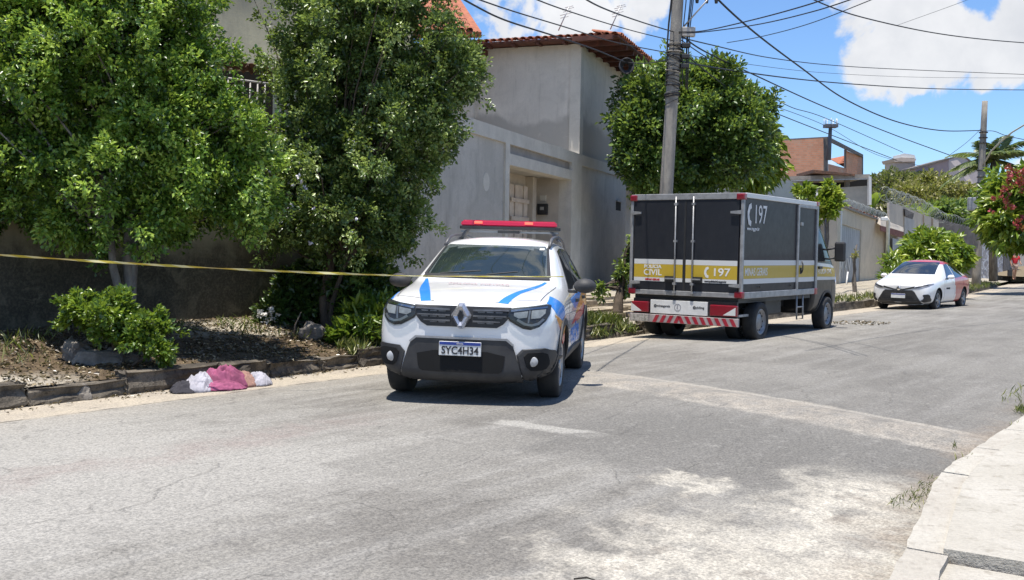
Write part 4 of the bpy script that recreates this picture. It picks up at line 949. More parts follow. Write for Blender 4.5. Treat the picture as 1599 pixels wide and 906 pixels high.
# side glass and trims
def dy(name, sg, ol, off, m, **k): return decal(name, bv, 'y', sg, ol, off, m, k.pop('parent', SC), **k)
def arc(cx, cz, r0, r1, a0, a1, n=16):
    o = [(cx+r1*math.cos(R(a0+(a1-a0)*i/n)), cz+r1*math.sin(R(a0+(a1-a0)*i/n))) for i in range(n+1)]
    return o+[(cx+r0*math.cos(R(a1+(a0-a1)*i/n)), cz+r0*math.sin(R(a1+(a0-a1)*i/n))) for i in range(n+1)]
for sg in (1, -1):
    dy('door_glass', sg, [(XF-1.62, 1.09), (XF-1.72, 1.15), (XF-2.10, 1.50), (XF-2.45, 1.535), (XF-2.45, 1.08)], .008, M_glass, h=.05)
    dy('door_glass', sg, [(XF-2.53, 1.08), (XF-2.53, 1.535), (XF-3.25, 1.515), (XF-3.30, 1.09)], .008, M_glass, h=.05)
    dy('quarter_glass', sg, [(XF-3.40, 1.10), (XF-3.36, 1.50), (XF-3.60, 1.46), (XF-3.85, 1.2), (XF-3.80, 1.12)], .008, M_glass, h=.05)
    dy('wheel_arch_trim', sg, arc(FX, WR+.01, .40, .465, -18, 198), .022, M_plas, h=.04)
    dy('wheel_arch_trim', sg, arc(RX, WR+.01, .40, .465, -18, 198), .022, M_plas, h=.04)
    dy('sill_cladding', sg, [(RX+.44, .27), (RX+.44, .40), (-.3, .43), (.3, .43), (FX-.44, .40), (FX-.44, .27)], .02, M_plas, h=.05)
    for x in (XF-1.50, XF-2.49, XF-3.33): dy('door_seam', sg, [(x, .45), (x+.008, .45), (x+.008, 1.05), (x, 1.05)], .0015, M_blk, h=.06)
    for x in (XF-2.3, XF-3.15): dy('door_handle', sg, [(x, .93), (x+.16, .93), (x+.16, .965), (x, .965)], .035, M_plas, h=.04)
    a = XF
    dy('blue_stripe', sg, [(a-.34, 1.0), (a-.60, 1.055), (a-.93, .945), (a-.98, .86), (a-.78, .80), (a-.40, .90)] if sg > 0 else [(a-.30, 1.0), (a-.60, 1.05), (a-.9, .95), (a-.5, .86), (a-.3, .88)], .004, M_blue, h=.035)
    dy('orange_stripe', sg, [(a-.34, .885), (a-.78, .795), (a-.98, .852), (a-1.0, .74), (a-.93, .70), (a-.82, .66), (a-.5, .78)], .004, M_orn, h=.035)
    dy('red_stripe', sg, [(a-.52, .768), (a-.83, .65), (a-.92, .69), (a-.94, .60), (a-.84, .56), (a-.70, .63)], .004, M_rdv, h=.035)
    dy('orange_stripe', sg, [(a-2.2, .80), (a-3.0, 1.02), (a-4.05, 1.04), (a-4.2, .9), (a-4.1, .66), (a-3.75, .74), (a-3.3, .88), (a-2.8, .82)], .004, M_orn, h=.04)
    dy('red_stripe', sg, [(a-1.7, .70), (a-2.3, .80), (a-2.8, .82), (a-3.3, .87), (a-3.75, .73), (a-3.3, .74), (a-2.7, .70)], .0045, M_rdv, h=.04)
    dy('blue_stripe', sg, [(a-1.6, .98), (a-2.3, 1.02), (a-3.0, 1.03), (a-2.4, .90), (a-2.1, .86)], .004, M_blue, h=.04)
    q = proj(bv, 'y', sg, (XF-2.2, .55))[0]
    text('side_lettering', 'POLÍCIA', .26, bpy.data.materials['blue_vinyl'], suv, face_mat((XF-2.15, q.y+sg*.012, .56), (-sg, 0, 0), (0, 0, 1)), .002, .004)
    mirror_part(suv, XF-1.62, sg*1.04, 1.13, M_plas, sg)
    # roof rails
    M_rail = bpy.data.materials.get('dark_rail') or mat('dark_rail', (.10, .10, .105), (.07, .07, .075), 9, .45)
    mb = MB(); pts = []
    for i in range(11):
        f = i/10; x = XF-1.95-f*1.95; q = bv.find_nearest(Vector((x, sg*.62, 1.62)))[0]; pts.append(Vector((x, sg*(.60-.03*f), q.z+.075*math.sin(math.pi*min(1, max(0, f)))**.35+.012)))
    mb.tube(pts, .02, 8); o = mb.build('roof_rail', M_rail, suv)
# bonnet stripes, hood lettering
def dz(name, ol, off, m, **k): return decal(name, bv, 'z', 1, ol, off, m, k.pop('parent', SC), **k)
dz('bonnet_stripe', [(XF-.10, -.43), (XF-.10, -.33), (XF-.6, -.46), (XF-1.20, -.62), (XF-1.20, -.65), (XF-.8, -.60), (XF-.5, -.545)], .004, M_blue, h=.04)
dz('bonnet_stripe', [(XF-.10, .33), (XF-.10, .43), (XF-.5, .50), (XF-.85, .60), (XF-1.20, .67), (XF-1.20, .64), (XF-.6, .455)], .004, M_blue, h=.04)
dz('bonnet_seam', [(XF-.09, .30), (XF-.3, .72), (XF-1.15, .775), (XF-1.15, .768), (XF-.305, .712), (XF-.10, .295)], .0012, M_blk, h=.03)
dz('bonnet_seam', [(XF-.09, -.30), (XF-.3, -.72), (XF-1.15, -.775), (XF-1.15, -.768), (XF-.305, -.712), (XF-.10, -.295)], .0012, M_blk, h=.03)
q0 = proj(bv, 'z', 1, (XF-.86, 0)); q1 = proj(bv, 'z', 1, (XF-1.0, 0))
text('bonnet_lettering', 'POLÍCIA MILITAR', .085, M_faint, suv, face_mat(q0[0]+q0[1]*.012, (0, 1, 0), (q1[0]-q0[0])), .001, 0, 1)
# light bar
lb = empty('light_bar', (XF-2.85, 0, 1.76)); lb.parent = suv
MB().prism([(-.13, -.60, -.01), (.0, -.625, -.01), (.13, -.585, -.01), (.13, .585, -.01), (0, .625, -.01), (-.13, .60, -.01)], (0, 0, .035)).build('base', M_blk, lb)
bm = bmesh.new(); bmesh.ops.create_cube(bm, size=1)
for v in bm.verts: v.co = Vector((v.co.x*.26*(.82 if v.co.z > 0 else 1), v.co.y*1.19*(.975 if v.co.z > 0 else 1), .06+v.co.z*.075))
bmesh.ops.bevel(bm, geom=bm.edges[:], offset=.018, segments=3, affect='EDGES'); me = bpy.data.meshes.new('red_lens'); bm.to_mesh(me); bm.free(); me.materials.append(M_lbar); link('red_lens', me, lb)
for y in (-.37, .25): MB().box((.122, y-.05, .055), (.1335, y+.05, .085), bev=.004).build('lit_lamp', M_lampon, lb)
MB().box((-.04, -.60, -.05), (.04, .60, -.028)).build('cross_bar', M_sil, lb); MB().box((.07, -.13, -.055), (.13, .13, -.022)).build('speaker', M_blk, lb)
for sg in (1, -1):
    MB().prism([(.10, sg*.50, -.02), (-.10, sg*.50, -.02), (-.07, sg*.60, -.145), (.12, sg*.60, -.145)], (0, sg*.03, 0)).build('foot', bpy.data.materials['dark_rail'], lb)
# interior hints behind the glass are left to the reflections

# ------------------------------------------------------------ mortuary / box truck (rear at x = 0, front at +x)
U3 = Vector((U.x, U.y, 0)); tp = P(16.34, 1.415, .04)
tr = empty('box_truck', tuple(tp), math.atan2(U.y, U.x), label='black box truck with yellow and white stripes, parked at the kerb seen from behind', cat='truck')
M_box = paint('black_box_panel', (.009, .011, .017), .5, .15, .1); M_boxs = paint('charcoal_side_panel', (.020, .0165, .017), .55, .12, .12)
M_alum = mat('aluminium_frame', (.40, .40, .40), (.30, .30, .30), 8, .45, metal=.4); M_yel = paint('yellow_band', (.52, .36, .03), .45, .3, .2); M_wht = paint('white_band', (.66, .66, .64), .45, .3, .2)
W2 = 1.08; z0, z1 = .79, 2.56
bx('box_body', (0.02, -W2+.01, z0+.01), (3.6, W2-.01, z1-.01), M_boxs, tr)
bx('box_roof', (0.0, -W2, z1-.012), (3.62, W2, z1+.02), M_wht, tr)
def fr(lo, hi, m=M_alum, n='frame_rail', b=.008): return bx(n, lo, hi, m, tr, bev=b)
fr((-.02, -W2-.012, z0+.02), (.035, -W2+.045, z1)); fr((-.02, W2-.045, z0+.02), (.035, W2+.012, z1))
fr((-.025, -W2+.067, z1-.085), (.05, W2-.067, z1+.022)); fr((-.025, -W2+.067, z0), (.05, W2-.067, z0+.085))
for sg in (1, -1):
    fr((.065, sg*W2-.02, z0-.01), (3.60, sg*W2+.02, z0+.10)); fr((.065, sg*W2-.02, z1-.06), (3.6, sg*W2+.02, z1+.024), M_wht)
    fr((3.52, sg*W2-.025, z0+.102), (3.60, sg*W2+.03, z1-.062)); 
    for z in (z0-.02, z1-.12): bx('corner_casting', (-.035, sg*W2-(.13 if sg > 0 else .025), z+.02), (.08, sg*W2+(.025 if sg > 0 else .13), z+.13), M_redl, tr, bev=.02)
bx('corner_casting', (3.48, -W2-.034, z0-.02), (3.62, -W2+.05, z0+.10), M_redl, tr, bev=.015); bx('corner_casting', (3.48, -W2-.034, z1-.05), (3.62, -W2+.05, z1+.03), M_redl, tr, bev=.015)
for k, (a, b) in enumerate(((-1.005, -.02), (.02, 1.005))):
    d = bx('rear_door', (-.015, a, z0+.09), (.02, b, z1-.09), M_box, tr, bev=.004)
    bx('yellow_stripe', (-.019, a+.01, 1.10), (-.0155, b-.01, 1.335), M_yel, d); bx('white_stripe', (-.019, a+.01, 1.337), (-.0155, b-.01, 1.425), M_wht, d); bx('white_stripe', (-.019, a+.01, 1.03), (-.0155, b-.01, 1.098), M_wht, d)
    ry = (a+b)/2-.0+(.27 if k == 0 else -.27)*1.0; ry = -.17 if k == 0 else .17
    MB().tube([(-.05, ry, z0+.01), (-.05, ry, z1-.03)], .014, 8).build('lock_rod', M_alum, d)
    for z in (z0+.06, 1.0, 1.75, 2.4): MB().box((-.065, ry-.03, z-.02), (-.015, ry+.03, z+.02)).build('rod_bracket', M_alum, d)
    MB().box((-.075, min(ry, ry*2.0), 1.075), (-.055, max(ry, ry*2.0), 1.10)).build('lock_handle', M_alum, d); MB().box((-.06, ry*1.1 if ry > 0 else ry*2.1, 1.03), (-.019, ry*2.1 if ry > 0 else ry*1.1, 1.13)).build('handle_pan', M_blk, d)
    for z in (1.0, 2.25):
        h = -W2+.02 if k == 0 else W2-.02; i_ = h+(.2 if k == 0 else -.2); MB().prism([(-.03, h, z-.035), (-.03, h, z+.035), (-.03, i_, z+.018), (-.03, i_, z-.018)] if k == 0 else [(-.03, h, z-.035), (-.03, i_, z-.018), (-.03, i_, z+.018), (-.03, h, z+.035)], (-.022, 0, 0)).build('hinge', M_alum, d)
bx('door_seal', (-.017, -.019, z0+.09), (-.012, .019, z1-.09), M_blk, tr)
def rt(s, y, z, size, m, par=tr, sx=1, **k): return text('rear_lettering', s, size, m, par, face_mat((-.0205, y, z), (0, -1, 0), (0, 0, 1)), .001, .003, sx, **k)
rt('POLÍCIA', .62, 1.29, .085, M_wtxt, sx=1.1); rt('CIVIL', .62, 1.185, .15, M_wtxt, sx=1.05); rt('MINAS GERAIS', .62, 1.06, .045, M_rdv)
rt('197', -.70, 1.215, .19, M_wtxt, sx=1.2); rt('www.policiacivil.mg.gov.br', -.6, 1.06, .045, M_ink, sx=.85)
def phone(par, loc, right, s, m=M_wtxt):
    M = face_mat(loc, right, (0, 0, 1)); o = [(.12, .5), (-.12, .42), (-.26, .12), (-.26, -.12), (-.12, -.42), (.12, -.5), (.16, -.28), (.0, -.22), (-.08, 0), (.0, .22), (.16, .28)]
    return MB().prism([M @ Vector((x*s, y*s, 0)) for x, y in o], (M.to_3x3() @ Vector((0, 0, .003)))).build('phone_sign', m, par)
phone(tr, (-.0195, -.44, 1.215), (0, -1, 0), .2)
sy = -W2-.0105+.01
def sb(name, x0, x1, za, zb, m, o=.004, par=tr): return bx(name, (x0, -W2+.01-o, za), (x1, -W2+.011, zb), m, par)
sb('yellow_stripe', .07, 3.5, 1.12, 1.345, M_yel); sb('white_stripe', .07, 3.5, 1.347, 1.44, M_wht); sb('white_stripe', .07, 3.5, 1.03, 1.118, M_wht)
def sdt(s, x, z, size, m, sx=1): return text('side_lettering', s, size, m, tr, face_mat((x, -W2+.01-.0055, z), (1, 0, 0), (0, 0, 1)), .001, .002, sx, 'LEFT')
sdt('MINAS GERAIS', .12, 1.23, .19, M_wtxt, .82); sdt('197', .44, 2.22, .46, M_wtxt, .85); sdt('www.mg.gov.br', .16, 1.98, .085, M_wtxt)
phone(tr, (.27, -W2+.004, 2.22), (1, 0, 0), .40)
# service door near the cab
dr_ = bx('side_door', (2.55, -W2-.012, z0+.11), (3.30, -W2+.012, z1-.10), M_boxs, tr, bev=.004)
for lo, hi in (((2.50, -W2-.03, z0+.10), (2.56, -W2+.01, z1-.07)), ((2.562, -W2-.03, z1-.12), (3.5, -W2+.01, z1-.065))): bx('door_frame', lo, hi, M_alum, dr_, bev=.006)
bx('yellow_stripe', (2.57, -W2-.015, 1.12), (3.29, -W2-.0125, 1.345), M_yel, dr_); bx('white_stripe', (2.57, -W2-.015, 1.347), (3.29, -W2-.0125, 1.44), M_wht, dr_); bx('white_stripe', (2.57, -W2-.015, 1.03), (3.29, -W2-.0125, 1.118), M_wht, dr_)
MB().tube([(2.72, -W2-.03, 1.2), (2.72, -W2-.05, 1.26), (2.72, -W2-.05, 1.36), (2.72, -W2-.03, 1.42)], .012, 6).build('handle', M_blk, dr_); MB().box((2.6, -W2-.05, 2.1), (2.7, -W2-.01, 2.16)).build('hinge', M_alum, dr_); MB().box((2.66, -W2-.03, 1.18), (2.72, -W2-.01, 1.3)).build('latch', M_blk, dr_)
for x in (.72, 2.2): bx('side_marker', (x, -W2-.03, .96), (x+.06, -W2-.011, .985), M_blk, tr)
MB().tube([(2.62, -W2+.02, z0-.01), (2.60, -W2, .32), (2.92, -W2, .32), (2.94, -W2+.02, z0-.01)], .016, 6).build('step_ladder', M_alum, tr)
MB().tube([(2.61, -W2+.01, .55), (2.93, -W2+.01, .55)], .014, 6).build('step_rung', M_alum, tr)
bx('chassis_rail', (.05, -.42, .5), (5.0, -.30, .70), M_blk, tr); bx('chassis_rail', (.05, .30, .5), (5.0, .42, .70), M_blk, tr)
bx('fuel_tank', (1.6, -.85, .42), (2.4, -.45, .72), M_blk, tr, bev=.03); bx('subframe', (.05, -1.0, .70), (3.5, 1.0, .785), M_blk, tr)
rb = bx('rear_board', (-.03, -.47, .46), (.0, .64, .70), M_plt, tr, bev=.004)
def rbt(s, y, size): return text('board_lettering', s, size, M_ink, rb, face_mat((-.0315, y, .595), (0, -1, 0), (0, 0, 1)), .001, .0015)
rbt('@minasgerais', .41, .058); rbt('@civilmg', -.30, .058)
ring = [(.065, 0), (.065, .003), (.055, .003), (.055, 0)]; MB().lathe(ring, 28, Matrix.Translation((-.0305, .10, .585)) @ Matrix.Rotation(R(90), 4, 'Z')).build('round_emblem', mat('grey_print', (.3, .3, .32), rough=.7), rb)
rbt('', 0, .05) if False else None
MB().prism([(-.0315, .12, .565), (-.0315, .105, .625), (-.0315, .085, .625), (-.0315, .10, .60), (-.0315, .09, .555)], (-.002, 0, 0)).build('emblem_mark', bpy.data.materials['grey_print'], rb)
for sg, a, b in ((1, .67, 1.02), (-1, -1.02, -.52)):
    t_ = bx('tail_light', (-.05, a, .47), (.03, b, .66), M_redl, tr, bev=.015); c = a if sg < 0 else b
    MB().prism([(-.053, c+.0*sg, .63), (-.053, c-.0, .48), (-.053, c-sg*.22 if sg > 0 else c+.22, .49)] if sg > 0 else [(-.053, c+.02, .63), (-.053, c+.25, .49), (-.053, c+.02, .49)], (-.003, 0, 0)).build('clear_lens', M_wht, t_)
bar = bx('bumper_bar', (-.06, -1.05, .30), (-.0, 1.05, .44), mat('dull_reflector', (.42, .36, .35), (.3, .26, .25), 5, .6), tr, bev=.006)
M_rrd = paint('red_reflective', (.34, .012, .03), .4, .3, .2)
for i in range(15):
    y = 1.0-i*.14; dn = .07 if y > .03 else -.07
    if y > .62: continue
    MB().prism([(-.0615, y, .305), (-.0615, y-.07, .305), (-.0615, y-.07-dn, .435), (-.0615, y-dn, .435)], (-.003, 0, 0)).build('red_chevron', M_rrd, bar)
bx('stained_plate', (-.066, .66, .31), (-.061, 1.02, .43), mat('dirty_plate', (.45, .42, .38), (.2, .19, .17), 20, .8), bar)
bx('mud_flap', (1.27, -.98, .2), (1.29, -.55, .62), M_blk, tr); bx('side_guard', (.08, -1.0, .46), (.5, -.96, .50), M_alum, tr)
bx('rear_beam', (-.0, -1.0, .30), (.06, 1.0, .72), M_blk, tr)
for x, ys in ((.88, (-.97, .97)), (4.40, (-.95, .95))):
    for y in ys: wheel(tr, x, y, .35, .24, -1 if y < 0 else 1, M_rimd, steel=True)
for y in (-.64, .64): wheel(tr, .88, y, .35, .24, -1 if y < 0 else 1, M_rimd, steel=True)
bx('axle', (.78, -.9, .27), (.94, .9, .43), M_blk, tr)
MB().lathe([(.52, -1.04), (.50, -1.03), (.50, -.78), (.52, -.78)], 24, Matrix.Translation((.86, 0, .36))).build('mudguard', M_blk, tr) if False else bx('mudguard', (.45, -1.0, .715), (1.27, -.5, .735), M_blk, tr)
def cs(x, *p): return (x, [(0, p[0][1])]+list(p[:-1])+[(0, p[-1])])
M_gt = mat('truck_glass', (.016, .018, .02), (.02, .022, .024), 4, .12, spec=.35)
CAB = [cs(5.36, (.60, .34), (.70, .44), (.74, .62), (.72, .86), (.66, .97), (.52, 1.03), (.3, 1.06), 1.07),
       cs(5.26, (.78, .30), (.90, .42), (.94, .66), (.92, .98), (.86, 1.14), (.72, 1.21), (.4, 1.22), 1.23),
       cs(5.02, (.82, .30), (.98, .44), (1.01, .75), (.99, 1.18), (.93, 1.36), (.80, 1.42), (.42, 1.42), 1.43),
       cs(4.80, (.82, .30), (1.0, .42), (1.03, .8), (1.02, 1.26), (.96, 1.48), (.84, 1.56), (.44, 1.57), 1.58),
       cs(4.30, (.82, .32), (1.01, .42), (1.045, .85), (1.035, 1.36), (.99, 1.84), (.88, 2.18), (.45, 2.25), 2.27),
       cs(4.05, (.82, .34), (1.01, .42), (1.05, .88), (1.04, 1.38), (1.0, 1.9), (.92, 2.28), (.46, 2.37), 2.39),
       cs(3.66, (.82, .36), (1.01, .42), (1.05, .9), (1.04, 1.38), (1.01, 1.92), (.94, 2.32), (.47, 2.40), 2.42),
       cs(3.62, (.80, .38), (1.0, .44), (1.04, .9), (1.03, 1.38), (1.0, 1.9), (.92, 2.28), (.46, 2.37), 2.39)]
cab, bvc = loft_body('cab', CAB, M_gry, tr, wells=[(4.40, .36, .43, 1.3)], sub=3, creases=[(4, .3)])
def cy(name, ol, off, m, sg=-1, **k): return decal(name, bvc, 'y', sg, ol, off, m, k.pop('parent', tr), **k)
for sg in (-1, 1):
    cy('cab_window', [(3.72, 1.42), (3.72, 2.12), (4.15, 2.10), (4.42, 1.80), (4.62, 1.50), (4.60, 1.42)], .008, M_gt, sg=sg, h=.06)
    cy('yellow_stripe', [(3.66, 1.12), (3.66, 1.335), (4.9, 1.28), (5.1, 1.18), (5.12, 1.10)], .005, M_yel, sg=sg, h=.06)
    cy('white_stripe', [(3.66, 1.337), (3.66, 1.40), (4.6, 1.36), (4.9, 1.31), (4.9, 1.283)], .005, M_wht, sg=sg, h=.06)
    cy('white_stripe', [(3.66, 1.05), (3.66, 1.117), (5.1, 1.097), (5.1, 1.04)], .005, M_wht, sg=sg, h=.06)
    cy('door_seam', [(4.70, .5), (4.71, .5), (4.71, 1.38), (4.70, 1.38)], .002, M_blk, sg=sg, h=.06); cy('door_seam', [(3.70, .5), (3.71, .5), (3.71, 1.38), (3.70, 1.38)], .002, M_blk, sg=sg, h=.06)
    cy('door_handle', [(3.80, 1.27), (3.98, 1.27), (3.98, 1.32), (3.80, 1.32)], .035, M_blk, sg=sg)
    cy('headlight', [(4.98, .95), (5.18, .92), (5.20, 1.12), (5.04, 1.20)], .01, M_chr, sg=sg, smooth=1)
    cy('arch_trim', arc(4.40, .36, .43, .47, 0, 180), .015, M_plas, sg=sg, h=.05)
    bx('wing_mirror', (4.50, min(sg*1.12, sg*1.34), 1.42), (4.60, max(sg*1.12, sg*1.34), 1.82), M_blk, tr, bev=.035)
    for z in (1.5, 1.7): MB().tube([(4.52, sg*.90, z-.05), (4.55, sg*1.16, z)], .02, 6).build('mirror_arm', M_blk, tr)
text('side_lettering', 'POLÍCIA CIVIL', .13, M_wtxt, tr, face_mat((4.2, proj(bvc, 'y', -1, (4.2, 1.2))[0].y-.008, 1.215), (1, 0, 0), (0, 0, 1)), .001, .001)
decal('windscreen', bvc, 'x', 1, [(-.72, 1.60), (.72, 1.60), (.62, 2.10), (-.62, 2.10)], .008, M_gt, tr, h=.08)

# ------------------------------------------------------------ white and red sedan (front at +x, facing the camera)
sp_ = P(32.55, 1.35, 0); cr = empty('sedan_car', tuple(sp_+Vector((0, 0, .02))), math.atan2(-U.y, -U.x)+R(-3), label='white sedan with a red roof and red rear flank, parked facing down the street', cat='car')
XS = 1.275+.93
def s2(d, *p): return (XS-d, [(0, p[0][1])]+list(p[:-1])+[(0, p[-1])])
SED = [s2(0, (.48, .25), (.54, .34), (.58, .48), (.56, .62), (.52, .68), (.42, .715), (.24, .73), .735),
       s2(.10, (.66, .20), (.74, .32), (.78, .50), (.75, .66), (.69, .74), (.56, .785), (.32, .81), .815),
       s2(.35, (.72, .18), (.82, .32), (.85, .56), (.82, .74), (.76, .83), (.64, .87), (.36, .895), .90),
       s2(.9, (.74, .17), (.84, .32), (.865, .60), (.84, .82), (.78, .92), (.68, .96), (.38, .985), .99),
       s2(1.12, (.74, .17), (.84, .32), (.865, .60), (.845, .85), (.78, .955), (.68, 1.0), (.38, 1.03), 1.04),
       s2(1.35, (.74, .17), (.84, .32), (.865, .60), (.85, .87), (.75, 1.03), (.64, 1.12), (.36, 1.17), 1.185),
       s2(1.95, (.74, .17), (.84, .32), (.865, .60), (.855, .90), (.71, 1.18), (.57, 1.39), (.33, 1.45), 1.46),
       s2(2.4, (.74, .17), (.84, .32), (.865, .60), (.855, .92), (.70, 1.20), (.56, 1.42), (.33, 1.48), 1.49),
       s2(2.9, (.74, .17), (.84, .32), (.865, .60), (.855, .94), (.70, 1.19), (.555, 1.39), (.32, 1.445), 1.455),
       s2(3.55, (.74, .19), (.84, .34), (.865, .62), (.85, .95), (.71, 1.09), (.57, 1.17), (.33, 1.22), 1.23),
       s2(3.85, (.74, .22), (.83, .36), (.85, .62), (.83, .94), (.75, 1.03), (.62, 1.06), (.35, 1.09), 1.10),
       s2(4.25, (.70, .26), (.79, .38), (.81, .62), (.79, .88), (.72, .98), (.6, 1.02), (.34, 1.05), 1.06),
       s2(4.42, (.60, .32), (.66, .42), (.68, .6), (.66, .8), (.6, .88), (.48, .93), (.28, .95), .955)]
def zones(c, n): return 1 if (c.x < XS-2.55+.25*(c.z-.5) and c.z < 1.0 and abs(c.y) > .5) or (c.z > 1.34 and abs(c.y) < .60 and n.z > .5) or c.x < XS-4.2 else 0
sb_, bvs = loft_body('body', SED, None, cr, wells=[(1.275, .32, .36, 1.2), (-1.275, .32, .36, 1.2)], sub=3, creases=[(4, .3), (6, .3)], zones=zones, mats=[M_white, M_red])
bx('underbody', (-1.7, -.6, .19), (1.8, .6, .5), M_well, cr)
for x in (1.275, -1.275):
    for sd in (1, -1): wheel(cr, x, sd*.74, .31, .185, sd, M_rim)
def ex(name, ol, off, m, **k): return decal(name, bvs, 'x', 1, ol, off, m, k.pop('parent', cr), **k)
def ey(name, sg, ol, off, m, **k): return decal(name, bvs, 'y', sg, ol, off, m, k.pop('parent', cr), **k)
gk = ex('grille', [(-.64, .23), (-.44, .56), (-.38, .60), (.38, .60), (.44, .56), (.64, .23), (.56, .215), (-.56, .215)], .012, M_blk, h=.05)
for i in range(4): ex('grille_bar', [(-.38-.0+(i*-.05), .44-i*.05), (.38+i*.05, .44-i*.05), (.38+i*.05, .43-i*.05), (-.38-i*.05, .43-i*.05)], .02, M_plas, parent=gk, h=.08)
ex('upper_grille', [(-.44, .715), (-.13, .635), (.13, .635), (.44, .715), (.42, .66), (.15, .61), (-.15, .61), (-.42, .66)], .012, M_blk, h=.04)
pq = proj(bvs, 'x', 1, (0, .645))[0]; MB().lathe([(.058, 0), (.058, .02), (.05, .024), (.001, .024)], 20, Matrix.Translation(pq-Vector((.004, 0, 0))) @ Matrix.Rotation(R(-90), 4, 'Z')).build('badge', M_chr, cr)
px_ = proj(bvs, 'x', 1, (0, .42))[0].x+.025; pl = bx('number_plate', (px_, -.2, .37), (px_+.012, .2, .50), M_plt, cr, bev=.004); bx('plate_band', (px_+.0125, -.195, .468), (px_+.0145, .195, .496), M_nvy, pl)
ex('silver_lip', [(-.60, .205), (.60, .205), (.56, .18), (-.56, .18)], .02, M_sil, h=.05)
for sg in (1, -1):
    f_ = (lambda o: o) if sg == 1 else sym
    h = ex('headlight', f_([(.42, .69), (.60, .735), (.80, .80), (.815, .78), (.76, .70), (.60, .655), (.44, .65)]), .01, M_sil, h=.04, smooth=1)
    ex('lamp_mark', f_([(.47, .685), (.76, .765), (.74, .735), (.48, .667)]), .016, M_blk, parent=h, h=.04)
    ex('fog_surround', f_([(.66, .48), (.80, .50), (.80, .30), (.68, .26), (.60, .30), (.70, .38)]), .012, M_blk, h=.04, smooth=1)
    ey('door_glass', sg, [(XS-1.62, .93), (XS-1.72, 1.0), (XS-2.05, 1.33), (XS-2.40, 1.37), (XS-2.42, .95)], .007, M_glass, h=.06)
    ey('door_glass', sg, [(XS-2.50, .95), (XS-2.48, 1.37), (XS-2.9, 1.33), (XS-3.25, 1.14), (XS-3.35, .99)], .007, M_glass, h=.06)
    ey('door_handle', sg, [(XS-2.32, .84), (XS-2.16, .84), (XS-2.16, .87), (XS-2.32, .87)], .03, M_white)
    ey('door_logo', sg, [(XS-1.95, .62), (XS-1.6, .62), (XS-1.6, .67), (XS-1.95, .67)], .004, M_ink)
    for x in (XS-1.45, XS-2.46, XS-3.35): ey('door_seam', sg, [(x, .30), (x+.008, .30), (x+.008, .92), (x, .92)], .0015, M_blk, h=.06)
    mirror_part(cr, XS-1.6, sg*.98, .98, M_white, sg, .8)
ex('windscreen', [(-.63, 1.05), (.63, 1.05), (.535, 1.37), (.50, 1.40), (-.50, 1.40), (-.535, 1.37)], .01, M_glass, h=.05)
# ------------------------------------------------------------ barrier tape
m, nt, b = newmat('striped_tape'); uvn = nt.nodes.new('ShaderNodeUVMap').outputs[0]; sp = nt.nodes.new('ShaderNodeSeparateXYZ'); nt.links.new(uvn, sp.inputs[0])
fr_ = (X(nt, sp.outputs[0])*3.4+X(nt, sp.outputs[1])*.35)._m('FRACT'); lk(nt, mixc(nt, fr_.sm(.40, .46)*fr_.sm(.94, .88), (.50, .40, .05), (.66, .60, .30)), b.inputs['Base Color']); b.inputs['Roughness'].default_value = .4; M_tape = m
a = at(-60, 396, 10.4); c = at(640, 428, 10.75); e = suv.matrix_world  # tied to the wing mirror
d = at(880, 434, 10.9); pts = []
for i in range(90):
    f = i/89; p = a.lerp(c, min(1, f/.75)) if f < .75 else c.lerp(d, (f-.75)/.25); sag = -.045*math.sin(math.pi*f); pts.append(p+Vector((0, 0, sag+.012)))
vs = []; uvs = []
for i, p in enumerate(pts):
    tw = .5+.45*math.sin(i*.55)+.3*math.sin(i*.21); up = Vector((0, -math.sin(tw), math.cos(tw)))*(.0125 if i < 64 else .006); vs += [p-up, p+up]; L_ = (p-a).length; uvs += [(L_, 0), (L_, 1)]
me = bpy.data.meshes.new('barrier_tape'); me.from_pydata(vs, [], [(2*i, 2*i+2, 2*i+3, 2*i+1) for i in range(89)]); uvl = me.uv_layers.new(name='u')
li = np.empty(len(me.loops), int); me.loops.foreach_get('vertex_index', li); uvl.data.foreach_set('uv', np.array(uvs)[li].ravel()); me.materials.append(M_tape)
tag(link('barrier_tape', me), 'twisted yellow and pale striped barrier tape stretched in front of the police car windscreen', 'tape')
# ------------------------------------------------------------ utility poles
M_conc = mat('weathered_pole_concrete', (.30, .275, .235), (.20, .185, .165), 7, .9, bmp=.5, stretch=(1, 1, .3)); M_wire = mat('black_cable', (.018, .018, .02), rough=.6); M_cer = mat('porcelain', (.45, .42, .38), rough=.4)
def pole(name, base, top, r0, r1, label):
    base = Vector(base); top = Vector(top); root = empty(name, tuple(base), label=label, cat='utility pole')
    Lc(MB().tube([base.lerp(top, i/10) for i in range(11)], [r0+(r1-r0)*i/10 for i in range(11)], 14).build('shaft', M_conc), root); return root
D1 = 21.6; pb = at(1029, 470, D1); pb.z = sidez(-.5)-.1; pt = at(1062, -60, D1)
pt = pb+(pt-pb)*1.0
p1 = pole('utility_pole', pb, pt, .155, .115, 'thick leaning concrete pole behind the box truck, wrapped in cables')
def onp(py, o=0): a = (py-470)/(-60-470); return pb.lerp(pt, a)+Vector((o, 0, 0))
for i in range(26):   # straps and cable bundles round the shaft
    y = 60+i*3.4+random.uniform(-2, 2)
    q = onp(y); r = .135+(y-60)*.0001+random.uniform(0, .02)
    mb = MB(); n = 14; tl = random.uniform(-.08, .08); ring_ = [q+Vector((r*math.cos(2*math.pi*j/n), r*math.sin(2*math.pi*j/n), tl*math.cos(2*math.pi*j/n))) for j in range(n+1)]
    mb.tube(ring_, random.choice((.006, .009, .016)), 5, caps=False); Lc(mb.build('strap', M_wire if i % 4 else M_conc), p1)
